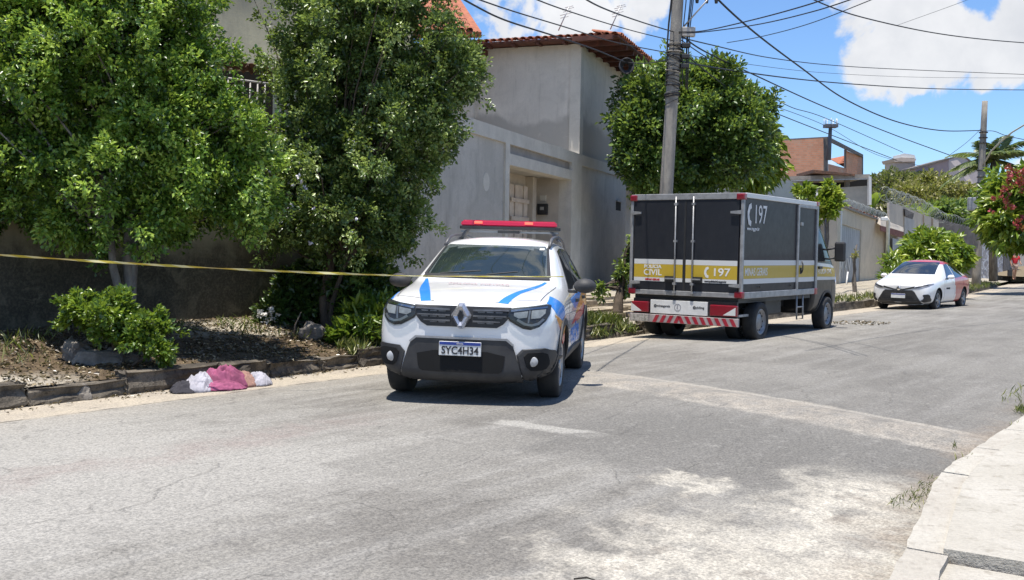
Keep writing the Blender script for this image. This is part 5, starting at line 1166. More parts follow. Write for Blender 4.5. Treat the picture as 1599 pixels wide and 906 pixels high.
for dx_ in (-.16, -.13, .15, .24, .28, .31): 
    q0, q1 = onp(-60, dx_), onp(115+abs(dx_)*40, dx_*random.uniform(.8, 1.25)); mb = MB().tube([q0.lerp(q1, i/6)+Vector((.02*math.sin(i*1.3), -.03, 0)) for i in range(7)], .012, 5); Lc(mb.build('riser_cable', M_wire), p1)
q = onp(38, .12); Lc(MB().box((q.x, q.y-.06, q.z-.16), (q.x+.28, q.y+.06, q.z+.04), bev=.02).build('junction_box', M_cer), p1)
for y_ in (62, 78, 92): q = onp(y_, .05); Lc(MB().box((q.x+.08, q.y-.1, q.z-.05), (q.x+.26, q.y+.05, q.z+.04), bev=.015).build('splice_case', M_blk), p1)
mb = MB(); q = onp(-10)
Lc(MB().tube([onp(35, .15), at(1112, -8, D1-.3)], .018, 6).build('brace', M_alum), p1); Lc(MB().box((q.x+.1, q.y-.05, q.z-.04), (q.x+.95, q.y+.05, q.z+.04)).build('crossarm', M_wood), p1)
for i in range(3): x = q.x+.40+i*.2; Lc(MB().tube([(x, q.y, q.z-.04), (x, q.y, q.z-.14)], [.045, .03], 8).build('insulator', M_blk), p1)
D2 = 50.; b2 = at(1524, 446, D2); b2.z = -.1; t2 = at(1538, 158, D2)
p2 = pole('utility_pole', b2, t2, .22, .13, 'slim concrete pole beyond the white sedan, with a grey meter box')
def on2(py): return b2.lerp(t2, (py-446)/(158-446))
q = at(1520, 318, D2-.3); Lc(MB().box((q.x-.28, q.y-.15, q.z-.35), (q.x+.22, q.y+.1, q.z+.3), bev=.06).build('grey_box', M_alum), p2)
for y_ in (205, 213, 221, 262, 272, 281): Lc(MB().tube([on2(y_)+Vector((.19*math.cos(a), .19*math.sin(a), 0)) for a in [i*math.pi/5 for i in range(11)]], .03, 5).build('strap', M_wire), p2)
Lc(MB().tube([on2(255)+Vector((0, -.1, 0)), at(1548, 236, D2-1), at(1562, 222, D2-2), at(1580, 207, D2-3.2), at(1603, 193, D2-4.4)], .04, 6).build('lamp_arm', mat('pale_metal_arm', (.5, .48, .38), rough=.5)), p2)
# cables
CG = 'overhead cables'
def wire(pts, r, label, n=22):
    """pts: (px, py, D) along the cable; smooth curve through them"""
    P3 = [at(*p) for p in pts]; out = []
    for i in range(len(P3)-1):
        a, b, c, d = P3[max(i-1, 0)], P3[i], P3[i+1], P3[min(i+2, len(P3)-1)]
        if i == 0: a = b*2-c
        if i == len(P3)-2: d = c*2-b
        for k in range(n):
            f = k/n; out.append(.5*((2*b)+(c-a)*f+(2*a-5*b+4*c-d)*f*f+(3*b-a-3*c+d)*f**3))
    out.append(P3[-1]); return MB().tube(out, r*.78, 5).build('overhead_cable', M_wire, label=label, cat='cable', group=CG)
wire([(1068, -60, 21.3), (1122, 0, 22.5), (1180, 52, 25), (1250, 105, 29), (1320, 155, 34), (1400, 190, 40), (1470, 204, 46), (1533, 204, 50)], .03, 'thickest black cable sagging deeply from the near pole to the far pole')
wire([(1060, 58, 21.5), (1110, 70, 24), (1200, 90, 30), (1300, 102, 36), (1420, 109, 43), (1640, 118, 52)], .018, 'upper of the nearly level cables crossing the cloud to the right')
wire([(1060, 95, 21.5), (1130, 108, 25), (1240, 123, 31), (1340, 132, 36), (1470, 139, 43), (1640, 141, 52)], .024, 'lower heavier level cable passing under the cloud to the right')
wire([(1060, 84, 21.5), (1150, 98, 27), (1290, 114, 36), (1450, 121, 46), (1640, 122, 55)], .009, 'thinnest level line between the two level cables under the cloud')
wire([(1060, 52, 21.5), (1100, 80, 24), (1180, 118, 28), (1290, 168, 34), (1400, 212, 41), (1482, 242, 47)], .024, 'straight cable running down from the near pole to the lilac house roof')
wire([(1060, 60, 21.5), (1098, 86, 24), (1150, 116, 27), (1230, 165, 32), (1290, 185, 37), (1410, 238, 46)], .016, 'thin cable running down over the brick house to its right')
wire([(1062, 78, 21.5), (1120, 125, 25), (1175, 161, 29), (1288, 207, 38), (1400, 250, 48)], .02, 'cable passing low across the brick house antenna')
wire([(1180, 155, 30), (1290, 197, 38), (1370, 242, 46), (1450, 262, 52)], .012, 'faint lower cable just above the brick house parapet')
wire([(1060, 50, 21.5), (1100, 48, 20.5), (1180, 30, 18.5), (1260, 8, 16.5), (1330, -16, 14.5)], .015, 'top cable of the three rising right from the near pole')
wire([(1060, 52, 21.5), (1100, 50, 20.5), (1185, 38, 18.5), (1270, 18, 16.5), (1345, -6, 14.5)], .013, 'middle cable of the three rising right from the near pole')
wire([(1135, 67, 21.5), (1190, 57, 20), (1270, 35, 18), (1400, -16, 15)], .010, 'thin line rising to the upper right above the level cables')
wire([(1240, -16, 15), (1290, 8, 16), (1350, 28, 17.5), (1450, 50, 20), (1540, 62, 22), (1640, 70, 25)], .014, 'cable curving across the white cloud at the top right')
wire([(1400, 40, 28), (1500, 4, 24), (1560, -20, 22)], .006, 'hair thin line over the large cloud')
wire([(1533, 200, 50), (1510, 222, 49), (1482, 243, 47)], .015, 'short slack cable from the far pole to the lilac house')
wire([(1533, 205, 50), (1552, 205, 48), (1575, 213, 45), (1640, 226, 40)], .02, 'short cable leaving the far pole to the right')
wire([(890, -16, 12), (940, 12, 14.5), (1000, 34, 18.5), (1052, 50, 21.5)], .015, 'left cable meeting the near pole highest')
wire([(800, -16, 12), (880, 15, 14.5), (980, 46, 19), (1052, 64, 21.5)], .012, 'left cable meeting the near pole just below the highest one')
wire([(700, -18, 12), (790, 14, 14), (878, 41, 16.5), (960, 66, 19.5), (1040, 82, 21.5)], .013, 'lower thin cable crossing above the orange roof to the pole')
wire([(690, -22, 14), (740, 8, 15.5), (790, 32, 17), (865, 56, 19.5), (930, 78, 21.5), (978, 98, 23.5)], .02, 'thick dark cable crossing the orange roof to a cable coil')
wire([(978, 98, 23.5), (1010, 99, 22.6), (1042, 94, 21.6)], .014, 'short cable from the cable coil to the near pole')
root = empty('cable_coil', tuple(at(978, 104, 23.5)), label='black coil of spare cable hanging below the orange roof corner', cat='cable coil'); q = at(978, 104, 23.5)
for i in range(5):
    r = .17-.02*i; mb = MB(); mb.tube([q+Vector((r*math.cos(a)*.95, (i-2)*.035+.02*math.sin(a*3), r*math.sin(a))) for a in [j*math.pi/12 for j in range(25)]], .018, 6, caps=False); Lc(mb.build('loop', M_wire), root)

# ------------------------------------------------------------ tree behind the pole, small street trees and bushes
def T2(name, px, py, D, blobs, *a, **k):
    k.setdefault('rough', .4)
    p = at(px, py, D); base = (p.x, p.y, k.pop('z0', .5)); st = k.pop('stems', None) or [(blobs[0][0], .1)]; return tree(name, base, st, blobs, *a, **k)
T2('round_leafy_tree', 1075, 300, 27, [B(1075, 192, 27, 84, 84, 78), B(1030, 155, 26.6, 46, 50, 42), B(1110, 145, 27, 56, 66, 42), B(1152, 205, 27.2, 46, 60, 55), B(1002, 215, 26.6, 40, 50, 66), B(1015, 265, 26.6, 36, 46, 40), B(1110, 240, 26.7, 70, 60, 50)],
   2600, 32, .26, .13, .075, M_lfD, M_bark, 'dense dark green tree behind the near pole and the box truck', seed=61, thr=-.05, fr=1.6, nb=50, r0=.03, tint_b=.42, tvar=.4)
T2('mango_tree', 1190, 300, 32, [B(1182, 232, 32, 24, 36, 40), B(1172, 262, 32, 34, 40, 30), B(1165, 200, 31.8, 30, 35, 26)], 260, 26, .32, .34, .10, M_lfM, M_bark, 'small yellow green tree with drooping leaves beside the brick house', seed=62, droop=.8, tint_b=.42, thr=-.5)
T2('young_street_tree', 1284, 458, 29.6, [B(1253, 300, 29.6, 11, 15, 13), B(1298, 298, 29.6, 9, 14, 20), B(1275, 330, 29.6, 13, 15, 14), B(1300, 325, 29.6, 13, 15, 14), B(1285, 315, 29.6, 10, 12, 10)], 110, 18, .16, .2, .09, M_lfM, M_barkg,
   'young street tree with sparse bright leaves above the truck cab', seed=63, nb=16, r0=.018, tint_b=.6, thr=-.6, z0=.2, stems=[(tuple(at(1255, 312, 29.6)), .03), (tuple(at(1296, 318, 29.6)), .03), (tuple(at(1276, 352, 29.6)), .045)])
T2('dead_trunk', 1335, 465, 35, [B(1337, 402, 35, 5, 6, 8)], 6, 6, .1, .12, .06, M_lfE, M_barkg, 'bare dark trunk of a young tree by the grey garage gate', seed=64, nb=5, r0=.03, z0=.2, stems=[(tuple(at(1338, 382, 35)), .045), (tuple(at(1333, 410, 35)), .03)], thr=-2)
T2('broad_leaf_bush', 1455, 430, 38, [B(1455, 402, 38, 42, 50, 28), B(1425, 408, 37.8, 20, 30, 20), B(1487, 402, 38.2, 20, 40, 28), B(1393, 414, 37, 11, 16, 9), B(1450, 384, 38, 26, 30, 16)], 300, 26, .28, .30, .10, M_lfM, M_bark,
   'big yellow green broad leaved bush behind the white sedan', seed=65, droop=.35, tint_b=.55, thr=-.4, z0=.3)
T2('weedy_plant', 1395, 452, 34.5, [B(1392, 440, 34.5, 9, 12, 20), B(1404, 425, 34.6, 7, 10, 14)], 40, 16, .2, .2, .06, M_lfC, M_bark, 'weedy green plant climbing beside the white pipe, left of the sedan', seed=66, thr=-1, z0=.2)
T2('kerb_plant', 968, 470, 20.5, [B(972, 432, 20.8, 9, 12, 26), B(985, 395, 21.0, 5, 9, 24), B(940, 455, 20.5, 8, 10, 7)], 46, 16, .14, .12, .06, M_lfB, M_bark, 'thin leafy plant growing between the grey house and the truck', seed=67, thr=-1, z0=.4)
# red flowered tree on the right
rtree = T2('flowering_tree', 1640, 440, 43, [B(1585, 335, 43, 45, 50, 45), B(1564, 358, 42.6, 24, 40, 28), B(1600, 300, 43, 40, 50, 32), B(1625, 368, 42.8, 45, 50, 24), B(1640, 300, 43, 50, 50, 60), B(1556, 338, 42.8, 16, 30, 20)], 520, 22, .38, .42, .15, M_lfM, M_bark,
   'big leaved green tree with red flower spikes at the right edge', seed=68, droop=.5, tint_b=.45, tvar=.5, thr=-.3, z0=.1, nb=30)
M_rfl = leafmat('red_flower_spikes', (.22, .015, .03), (.40, .04, .07), (.55, .12, .13), .2)
cl = []; dr = []
for (x, y, n) in ((1578, 275, 9), (1590, 285, 10), (1574, 292, 6), (1600, 278, 8), (1565, 312, 4), (1572, 322, 4), (1590, 350, 7), (1596, 358, 5), (1548, 318, 3), (1596, 268, 5), (1584, 330, 3)):
    for i in range(n): q = at(x+random.gauss(0, 3), y+random.gauss(0, 8), 41.3+random.uniform(-.3, .3)); cl.append(q); dr.append(Vector((0, -.3, 1)).normalized())
local(link('blossom', crown_mesh('blossom', cl, dr, 9, .12, .14, .09, M_rfl, 70)), rtree)
# palm
M_palm = leafmat('palm_fronds', (.04, .07, .02), (.10, .15, .04), (.22, .26, .08), .3)
def palm(pc, zb, L, n, label, seed):
    r = random.Random(seed); root = empty('palm_tree', (pc.x, pc.y, zb), label=label, cat='palm tree'); C = []; D = []; Nr = []; mb = MB()
    for i in range(n):
        a = 2*math.pi*i/n+r.uniform(-.2, .2); el = r.choice((1.25, .9, .55, .2, -.1)); d = Vector((math.cos(a)*math.cos(el), math.sin(a)*math.cos(el), math.sin(el))); l = L*r.uniform(.8, 1.1); pp = []
        for k in range(15):
            f = k/14; p = pc+d*l*f+Vector((0, 0, -l*.45*f*f)); pp.append(p)
        mb.tube(pp, [.045*(1-.8*k/14) for k in range(15)], 5)
        for k in range(2, 15):
            tgt = (pp[k]-pp[k-1]).normalized(); sd = tgt.cross(Vector((0, 0, 1))).normalized()
            for q in range(4):
                for sg in (1, -1):
                    w = (sd*sg*.9+tgt*.6+Vector((0, 0, -.35+r.uniform(-.2, .1)))).normalized(); ll_ = l*.24*math.sin(math.pi*min(.97, k/14+.06))+.12; c = pp[k-1].lerp(pp[k], q/4)+w*ll_*.5; C.append(tuple(c)); D.append(tuple(w*ll_)); Nr.append(tuple(tgt.cross(w)))
    C = np.array(C); Dv = np.array(D); Ls = np.linalg.norm(Dv, axis=1)
    local(link('fronds', leaf_mesh('fronds', C, Dv, np.array(Nr), Ls, np.full(len(C), .055), np.random.default_rng(seed).random(len(C)), M_palm)), root); local(mb.build('frond_stalks', M_palm), root)
    local(MB().tube([(pc.x+.2, pc.y, zb), (pc.x+.05, pc.y, (zb+pc.z)/2), tuple(pc)], [.22, .17, .15], 10).build('trunk', M_barkg), root)
palm(at(1552, 250, 52), .4, 2.5, 24, 'coconut palm behind the far pole', 71)

# ------------------------------------------------------------ street walls, gates and far houses
M_stain = wallmat('pale_stained_wall', (.50, .50, .50), (.40, .405, .41), (.10, .10, .10), .6, drip=.55)
M_green = wallmat('grey_green_wall', (.36, .39, .37), (.30, .33, .315), (.2, .21, .2), .5, drip=.3)
w_ = wall4('pale_street_wall', 985, 1195, 27.5, 33.5, .3, (at(1085, 283, 27.5).z, at(1195, 299, 33.5).z), M_stain, None, .2, label='pale grey garden wall with black drip stains behind the box truck', cat='wall')
w_ = wall4('low_street_wall', 1196, 1262, 34, 38.5, .3, (at(1196, 303, 34).z, at(1262, 330, 38.5).z), M_stain, None, .2, label='lower sloping part of pale wall beside the young street tree', cat='wall')
gh2 = wall4('green_grey_house', 1160, 1242, 37, 39, .3, at(1200, 281, 38).z, M_green, None, 3, label='plain grey green block with a flat roof behind the pale wall', cat='building')
# carport with sloping sheet roof
cp = empty('carport', tuple(at(1275, 460, 40)), label='grey carport with a sloping sheet roof between wall and garage', cat='carport')
q = [at(1228, 296, 40), at(1312, 318, 38.5), at(1312, 330, 38.2), at(1250, 306, 39.5)]; M_sheet = mat('grey_roof_sheet', (.30, .29, .31), (.2, .2, .21), 5, .7)
Lc(MB().prism([at(1235, 290, 40), at(1260, 292, 42), at(1318, 322, 40), at(1306, 330, 38)], (0, 0, -.12)).build('sheet_roof', M_sheet), cp)
wall4('back_wall', 1250, 1312, 41, 42, .3, at(1280, 345, 41).z, M_grey, cp, .15)
for x in (1262, 1291): Lc(MB().tube([at(x, 320, 39), at(x, 465, 39)], .09, 8).build('post', M_sheet), cp)
# brick house
M_brk = None
def brickmat(name, sc):
    m, nt, b = newmat(name); tc = nt.nodes.new('ShaderNodeTexCoord').outputs['Object']; n = nt.nodes.new('ShaderNodeTexBrick'); n.inputs['Scale'].default_value = sc; n.inputs['Color1'].default_value = (.68, .32, .19, 1); n.inputs['Color2'].default_value = (.56, .25, .145, 1); n.inputs['Mortar'].default_value = (.5, .36, .27, 1)
    n.inputs['Mortar Size'].default_value = .02; n.inputs['Brick Width'].default_value = .5; n.inputs['Row Height'].default_value = .25
    mp = nt.nodes.new('ShaderNodeCombineXYZ'); sp = nt.nodes.new('ShaderNodeSeparateXYZ'); nt.links.new(tc, sp.inputs[0]); nt.links.new((X(nt, sp.outputs[0])+X(nt, sp.outputs[1])*.6).v, mp.inputs[0]); nt.links.new(sp.outputs[2], mp.inputs[1]); nt.links.new(mp.outputs[0], n.inputs[0])
    f = noi(nt, tc, 1.1, 7, .7).sm(.5, .68); c = mixc(nt, f*.6, n.outputs[0], (.52, .40, .30)); g = noi(nt, tc, .5, 5).sm(.55, .75); c = mixc(nt, g*.35, c, (.30, .18, .11)); nt.links.new(c, b.inputs['Base Color']); b.inputs['Roughness'].default_value = .95; return m
M_brk = brickmat('hollow_clay_brick', 2.0); M_cap = mat('mortar_coping', (.20, .18, .165), (.13, .12, .11), 4, .95)
bh = empty('brick_house', tuple(at(1290, 400, 62)), label='unfinished red brick house with an open gable frame, above the roofs', cat='house'); DB = 62
def poly(name, pts, D, m, th=.25, root=bh, D2=None):
    ps = [at(x, y, D if D2 is None else D+(D2-D)*(x-pts[0][0])/(pts[1][0]-pts[0][0]+1e-9)) for x, y in pts]
    return Lc(MB().prism(ps, (.0, th, 0)).build(name, m), root)
def depthpoly(name, pts, m, th=.25, root=bh, off=None):
    ps = [at(x, y, d) for x, y, d in pts]; return Lc(MB().prism(ps, off or (0.05, th, 0)).build(name, m), root)
depthpoly('brick_wall', [(1150, 224, 60), (1286, 216, 61), (1286, 300, 61), (1150, 300, 60)], M_brk); depthpoly('coping', [(1150, 221, 60), (1294, 213.5, 61.1), (1294, 217, 61.1), (1150, 225, 60)], M_cap, .35)
depthpoly('corner_post', [(1286, 217, 61), (1293, 217, 61.1), (1293, 300, 61.1), (1286, 300, 61)], M_cap, .3)
depthpoly('brick_wall', [(1321.5, 235, 66), (1346, 246, 68.4), (1346, 300, 68.4), (1321.5, 300, 66)], M_brk, .25); depthpoly('brick_wall', [(1293.5, 256, 61.2), (1321, 263, 66), (1321, 300, 66), (1293.5, 300, 61.2)], M_brk, .2)
depthpoly('coping', [(1294, 213.5, 61.1), (1348, 241.5, 68.5), (1348, 246, 68.5), (1294, 220, 61.1)], M_cap, .3); depthpoly('end_post', [(1345, 246, 68.4), (1348, 246, 68.6), (1348, 300, 68.6), (1345, 300, 68.4)], M_cap, .3); depthpoly('window_post', [(1319, 233, 65.8), (1322.5, 235, 66.2), (1322.5, 300, 66.2), (1319, 300, 65.8)], M_cap, .3)
depthpoly('inner_roof', [(1296, 248, 67), (1320, 243, 70), (1320, 254, 68), (1310, 256, 66)], M_tile, .2); depthpoly('inner_gable', [(1306, 255, 66.5), (1320, 251, 68), (1320, 262, 68), ], M_tileb, .1)
# mast antenna
ma = empty('mast_antenna', tuple(at(1296, 250, 60.5)), label='stubby antenna mast with a crown of rods above the brick house', cat='antenna'); M_mast = mat('dark_mast', (.10, .11, .13), rough=.6)
Lc(MB().tube([at(1294, 250, 60.6), at(1297, 195, 60.6)], [.14, .10], 8).build('mast', M_mast), ma)
for i in range(7):
    a = i*2*math.pi/7; c0 = at(1297, 197, 60.6); dd = Vector((math.cos(a)*.38, math.sin(a)*.38, 0)); Lc(MB().tube([c0, c0+dd, c0+dd+Vector((0, 0, .42))], .02, 5).build('rod', M_alu), ma); 
Lc(MB().box(tuple(at(1290, 198, 60.6)-Vector((.1, .3, .05))), tuple(at(1304, 196, 60.6)+Vector((.1, .3, .05)))).build('bracket', M_mast), ma)
# veranda house under it
vh = empty('veranda_house', tuple(at(1270, 400, 52)), label='house with a flat dusty roof slab over a dark open veranda', cat='house'); M_slab = mat('dusty_slab', (.33, .30, .26), (.22, .20, .18), 3, .9)
def vb(name, pts, m, off): return Lc(MB().prism([at(*p) for p in pts], off).build(name, m), vh)
vb('roof_slab', [(1175, 277, 52), (1358, 272, 50), (1358, 278, 50), (1175, 283, 52)], M_slab, (0, 5, 0)); vb('roof_edge', [(1175, 283.3, 52), (1358, 278.3, 50), (1358, 280, 50), (1175, 285, 52)], M_alum, (0, .1, 0))
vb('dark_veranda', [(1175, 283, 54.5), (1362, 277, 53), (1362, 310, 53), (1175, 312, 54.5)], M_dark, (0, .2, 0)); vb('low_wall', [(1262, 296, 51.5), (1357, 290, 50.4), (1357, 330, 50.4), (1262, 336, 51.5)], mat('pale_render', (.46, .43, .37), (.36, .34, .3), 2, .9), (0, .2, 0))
vb('corner_post', [(1357, 276, 49.9), (1361, 275.6, 49.9), (1361, 320, 49.9), (1357, 320, 49.9)], M_wht, (0, .25, 0)); vb('pillar', [(1321, 279, 51), (1327, 279, 51), (1327, 296, 51), (1321, 296, 51)], M_slab, (0, .3, 0)); vb('side_block', [(1175, 286, 51.9), (1262, 284, 51.7), (1262, 330, 51.7), (1175, 332, 51.9)], M_green, (0, .2, 0))
vb('tile_verge', [(1270, 265, 50.5), (1335, 272, 50.2), (1335, 275, 50.2), (1270, 270, 50.5)], M_tileb, (0, 3, 0))
# garage wall
M_beige = wallmat('beige_garage_render', (.68, .60, .475), (.58, .51, .40), (.3, .27, .22), .7, drip=.3); M_gate = mat('pale_grey_gate', (.42, .44, .46), (.36, .38, .40), 2, .55)
ga = empty('garage', tuple(at(1340, 446, 40)), label='beige garage front with a grey sheet gate and a tiled coping', cat='garage')
zb_ = .2
def gw(name, px0, px1, z0_, z1_, m, D0=38., D1=48., th=.3, do=0):
    f = lambda px: D0+(D1-D0)*(px-1306)/(1386-1306)
    z0_ = z0_ if hasattr(z0_, '__len__') else (z0_, z0_); z1_ = z1_ if hasattr(z1_, '__len__') else (z1_, z1_)
    a = at(px0, 400, f(px0)+do); b = at(px1, 400, f(px1)+do); d = (b-a); d.z = 0; n = Vector((-d.y, d.x, 0)).normalized()*th
    return Lc(MB().hexa([(a.x, a.y, z0_[0]), (b.x, b.y, z0_[1]), (b.x+n.x, b.y+n.y, z0_[1]), (a.x+n.x, a.y+n.y, z0_[0])], [(a.x, a.y, z1_[0]), (b.x, b.y, z1_[1]), (b.x+n.x, b.y+n.y, z1_[1]), (a.x+n.x, a.y+n.y, z1_[0])]).build(name, m), ga)
zt0, zt1 = at(1308, 322, 38.25).z, at(1384, 349, 47.7).z
def ztp(px): return zt0+(zt1-zt0)*(px-1308)/(1384-1308)
gw('pier', 1306, 1313, .1, (ztp(1306), ztp(1313)), M_beige); gw('pier', 1344, 1384, .1, (ztp(1344), ztp(1384)), M_beige); gw('lintel', 1313.1, 1343.9, (ztp(1313)-.62, ztp(1344)-.62), (ztp(1313), ztp(1344)), M_beige)
gw('coping', 1303, 1386, (ztp(1303)+.003, ztp(1386)+.003), (ztp(1303)+.07, ztp(1386)+.07), M_slab, th=.42, do=-.1)
gw('white_jamb', 1311.5, 1313.6, .2, ztp(1312)-.02, M_wtxt, do=-.06, th=.05)
for i in range(11): gw('gate_panel', 1312+i*3.0, 1312+i*3.0+2.8, .2, ztp(1330)-.5, M_gate, do=.32, th=.06)
for i in range(16):
    px = 1306+i*5.1; f = 38+10*(px-1306)/80; p = at(px, 400, f-.15); p.z = ztp(px)+.11; o = link('coping_tile', pipe_me, ga); o.matrix_parent_inverse = ext(ga.location); o.location = p; o.rotation_euler = (0, .15, R(115))
# painted letters on the gate
for i, (x, w) in enumerate(((1311, 7), (1318, 5), (1323, 6), (1331, 5))):
    f = lambda px: 38+10*(px-1306)/80+.27
    pts = [(x, 403), (x+w*.5, 424), (x+w, 403), (x+w*.8, 403), (x+w*.5, 416), (x+w*.25, 403)]; ps = [at(a, b, f(a)) for a, b in pts]; Lc(MB().prism(ps, (.0, .02, 0)).build('painted_letter', M_wtxt), ga)
# little white sign on a stick is the pale mark below the letters
sg_ = empty('sign_stake', tuple(at(1321, 448, 38.3)), label='thin white stake standing in front of the grey garage gate', cat='stake'); Lc(MB().tube([at(1321, 448, 38.3), at(1324, 425, 38.6)], .03, 6).build('stake', M_wtxt), sg_)
# white pipe post
pp_ = empty('service_post', tuple(at(1386, 462, 36.8)), label='white pipe post with a bent head between the garage and the awning wall', cat='post')
Lc(MB().tube([at(1384, 464, 37.5), at(1387, 345, 37.5), at(1383, 340, 37.4)], .07, 8).build('pipe', mat('painted_pipe', (.75, .72, .64), rough=.6)), pp_); Lc(MB().box(tuple(at(1377, 344, 37.4)-Vector((.02, .05, .02))), tuple(at(1384, 340, 37.4)+Vector((.05, .08, .02))), bev=.02).build('bent_head', M_wtxt), pp_)
# rendered wall with awning
M_bw = wallmat('beige_wall_render', (.70, .625, .52), (.60, .535, .45), (.24, .22, .19), .6, drip=.35)
aw = empty('awning_wall', tuple(at(1430, 440, 50)), label='tall beige rendered wall with an awning over a grey door', cat='wall')
def qw(name, pts, m, off=(0, .3, 0), root=aw): return Lc(MB().prism([at(*p) for p in pts], off).build(name, m), root)
qw('wall', [(1389, 316, 47), (1412, 323, 50), (1412, 470, 50), (1389, 475, 47)], M_bw)
qw('wall', [(1412.1, 323, 50), (1466, 345, 57), (1466, 440, 57), (1412.1, 470, 50)], M_bw, (0, .3, 0))
qw('grey_door', [(1394, 372, 46.9), (1408, 376, 48.6), (1408, 460, 48.6), (1394, 465, 46.9)], M_gate, (0, .15, 0))
ah = qw('awning', [(1375, 342, 45.2), (1411, 356, 49), (1411, 362, 48.6), (1375, 352, 44.8)], mat('pale_awning_top', (.55, .50, .42), (.45, .41, .36), 3, .8), (0, .9, .2)); qw('awning_valance', [(1375, 352.5, 44.7), (1411, 362.5, 48.5), (1411, 372, 48.5), (1375, 360, 44.7)], mat('brown_red_valance', (.25, .10, .08), (.17, .07, .055), 8, .8), (0, .1, 0))
qw('white_pier', [(1412.5, 338, 49.8), (1428, 344, 51.8), (1428, 400, 51.8), (1412.5, 400, 49.8)], wallmat('flaking_white', (.58, .57, .54), (.5, .49, .47), (.2, .19, .17), 1.5, drip=.6), (0, .2, 0)); qw('black_stain_head', [(1413, 326, 49.7), (1427, 333, 51.7), (1426, 343.6, 51.7), (1414, 337.6, 49.7)], M_cap, (0, .2, 0))
for i in range(5): qw('buttress', [(1436+i*7, 332+i*2.7, 52.6+i*.9), (1438+i*7, 333+i*2.7, 52.8+i*.9), (1438+i*7, 440, 52.8+i*.9), (1436+i*7, 440, 52.6+i*.9)], M_bw, (0, .1, 0)) if i % 2 else None
# razor wire
M_rz = mat('galvanised_razor_wire', (.26, .29, .29), (.18, .2, .2), 9, .6, metal=.2)
def razor(name, pts, r, pitch, label):
    P3 = [at(*p) for p in pts]; L_ = sum((b-a).length for a, b in zip(P3, P3[1:])); n = int(L_/pitch*14); out = []
    for i in range(n+1):
        f = i/n*(len(P3)-1); k = min(int(f), len(P3)-2); c = P3[k].lerp(P3[k+1], f-k); a = i*2*math.pi/14; d = (P3[k+1]-P3[k]).normalized(); s_ = d.cross(Vector((0, 0, 1))).normalized(); rr = r*(1+.15*math.sin(i*.37)); out.append(c+s_*math.cos(a)*rr+Vector((0, 0, 1))*math.sin(a)*rr)
    MB().tube(out, .008, 4, caps=False).build(name, M_rz, label=label, cat='razor wire')
razor('razor_wire', [(1306, 313, 38), (1345, 326, 43), (1386, 341, 48)], .18, .2, 'coil of razor wire along the garage coping')
razor('razor_wire', [(1382, 303, 47), (1412, 312, 50), (1440, 322, 54), (1470, 341, 57.5)], .30, .28, 'large coils of razor wire on the tall beige wall')
razor('razor_wire', [(1466, 338, 57), (1500, 348, 59), (1525, 352, 60)], .3, .3, 'razor wire coils on the dark stone wall')
# stone wall, graffiti wall
M_stone = wallmat('dark_stone_wall', (.20, .18, .165), (.13, .12, .11), (.07, .065, .06), 1.5, drip=.5)
sw = Lc(MB().prism([at(1466, 342, 57.2), at(1528, 358, 60), at(1528, 440, 60), at(1466, 440, 57.2)], (0, .4, 0)).build('stone_wall', M_stone), empty('dark_stone_wall', tuple(at(1490, 436, 58)), label='dark grey stone wall with razor wire, behind the bush and the far pole', cat='wall'))
# graffiti wall
def graf():
    m, nt, b = newmat('graffiti_render'); tc = nt.nodes.new('ShaderNodeTexCoord').outputs['Object']; n1 = noi(nt, tc, 1.6, 5, .6, 1.6); n2 = noi(nt, tc, .8, 6); c = mixc(nt, n2.sm(.4, .6), (.42, .39, .35), (.30, .28, .25)); c = mixc(nt, n1.sm(.5, .53)*(1-n1.sm(.56, .59)), c, (.62, .64, .68)); c = mixc(nt, n1.sm(.38, .395)*(1-n1.sm(.42, .435)), c, (.16, .17, .24))
    nt.links.new(c, b.inputs['Base Color']); b.inputs['Roughness'].default_value = .9; return m
M_graf = graf(); gwl = empty('graffiti_wall', tuple(at(1560, 430, 62)), label='low wall covered with faded white and blue graffiti beyond the far pole', cat='wall')
Lc(MB().prism([at(1529, 366, 60.3), at(1567, 372, 64), at(1567, 440, 64), at(1529, 440, 60.3)], (0, .3, 0)).build('wall', M_graf), gwl); Lc(MB().prism([at(1567.2, 352, 63.9), at(1578, 354, 65), at(1578, 440, 65), at(1567.2, 440, 63.9)], (0, .5, 0)).build('gate_pier', M_cap), gwl)
Lc(MB().prism([at(1578.2, 372, 66), at(1680, 384, 75), at(1680, 440, 75), at(1578.2, 440, 66)], (0, .3, 0)).build('wall', M_bw), gwl)
# lilac house and tower
M_lilac = wallmat('lilac_render', (.42, .33, .33), (.36, .29, .29), (.22, .18, .18), .4, drip=.3); M_lil2 = wallmat('pale_lilac_render', (.55, .48, .46), (.49, .43, .41), (.35, .31, .3), .4, drip=.3)
lh = empty('lilac_house', tuple(at(1470, 340, 90)), label='pale lilac house with a curved roof line on the hill', cat='house')
def lb_(name, pts, m, off=(0, 3, 0)): return Lc(MB().prism([at(*p) for p in pts], off).build(name, m), lh)
lb_('wall', [(1429, 263, 90), (1481, 249, 91), (1481, 300, 91), (1429, 300, 90)], M_lilac); lb_('side_wall', [(1481.2, 248, 91), (1495, 244.5, 94), (1508, 246, 96), (1522, 256, 98), (1540, 272, 100), (1540, 320, 100), (1481.2, 320, 91)], M_lil2, (0, .4, 0))
lb_('roof_edge', [(1427, 261.5, 89.8), (1482, 246.5, 90.8), (1482, 249, 90.8), (1427, 264, 89.8)], M_cap, (0, 3, 0)); wn = lb_('window', [(1434, 266.5, 89.8), (1465, 267.5, 90.2), (1465, 277, 90.2), (1434, 275, 89.8)], M_dark, (0, .15, 0))
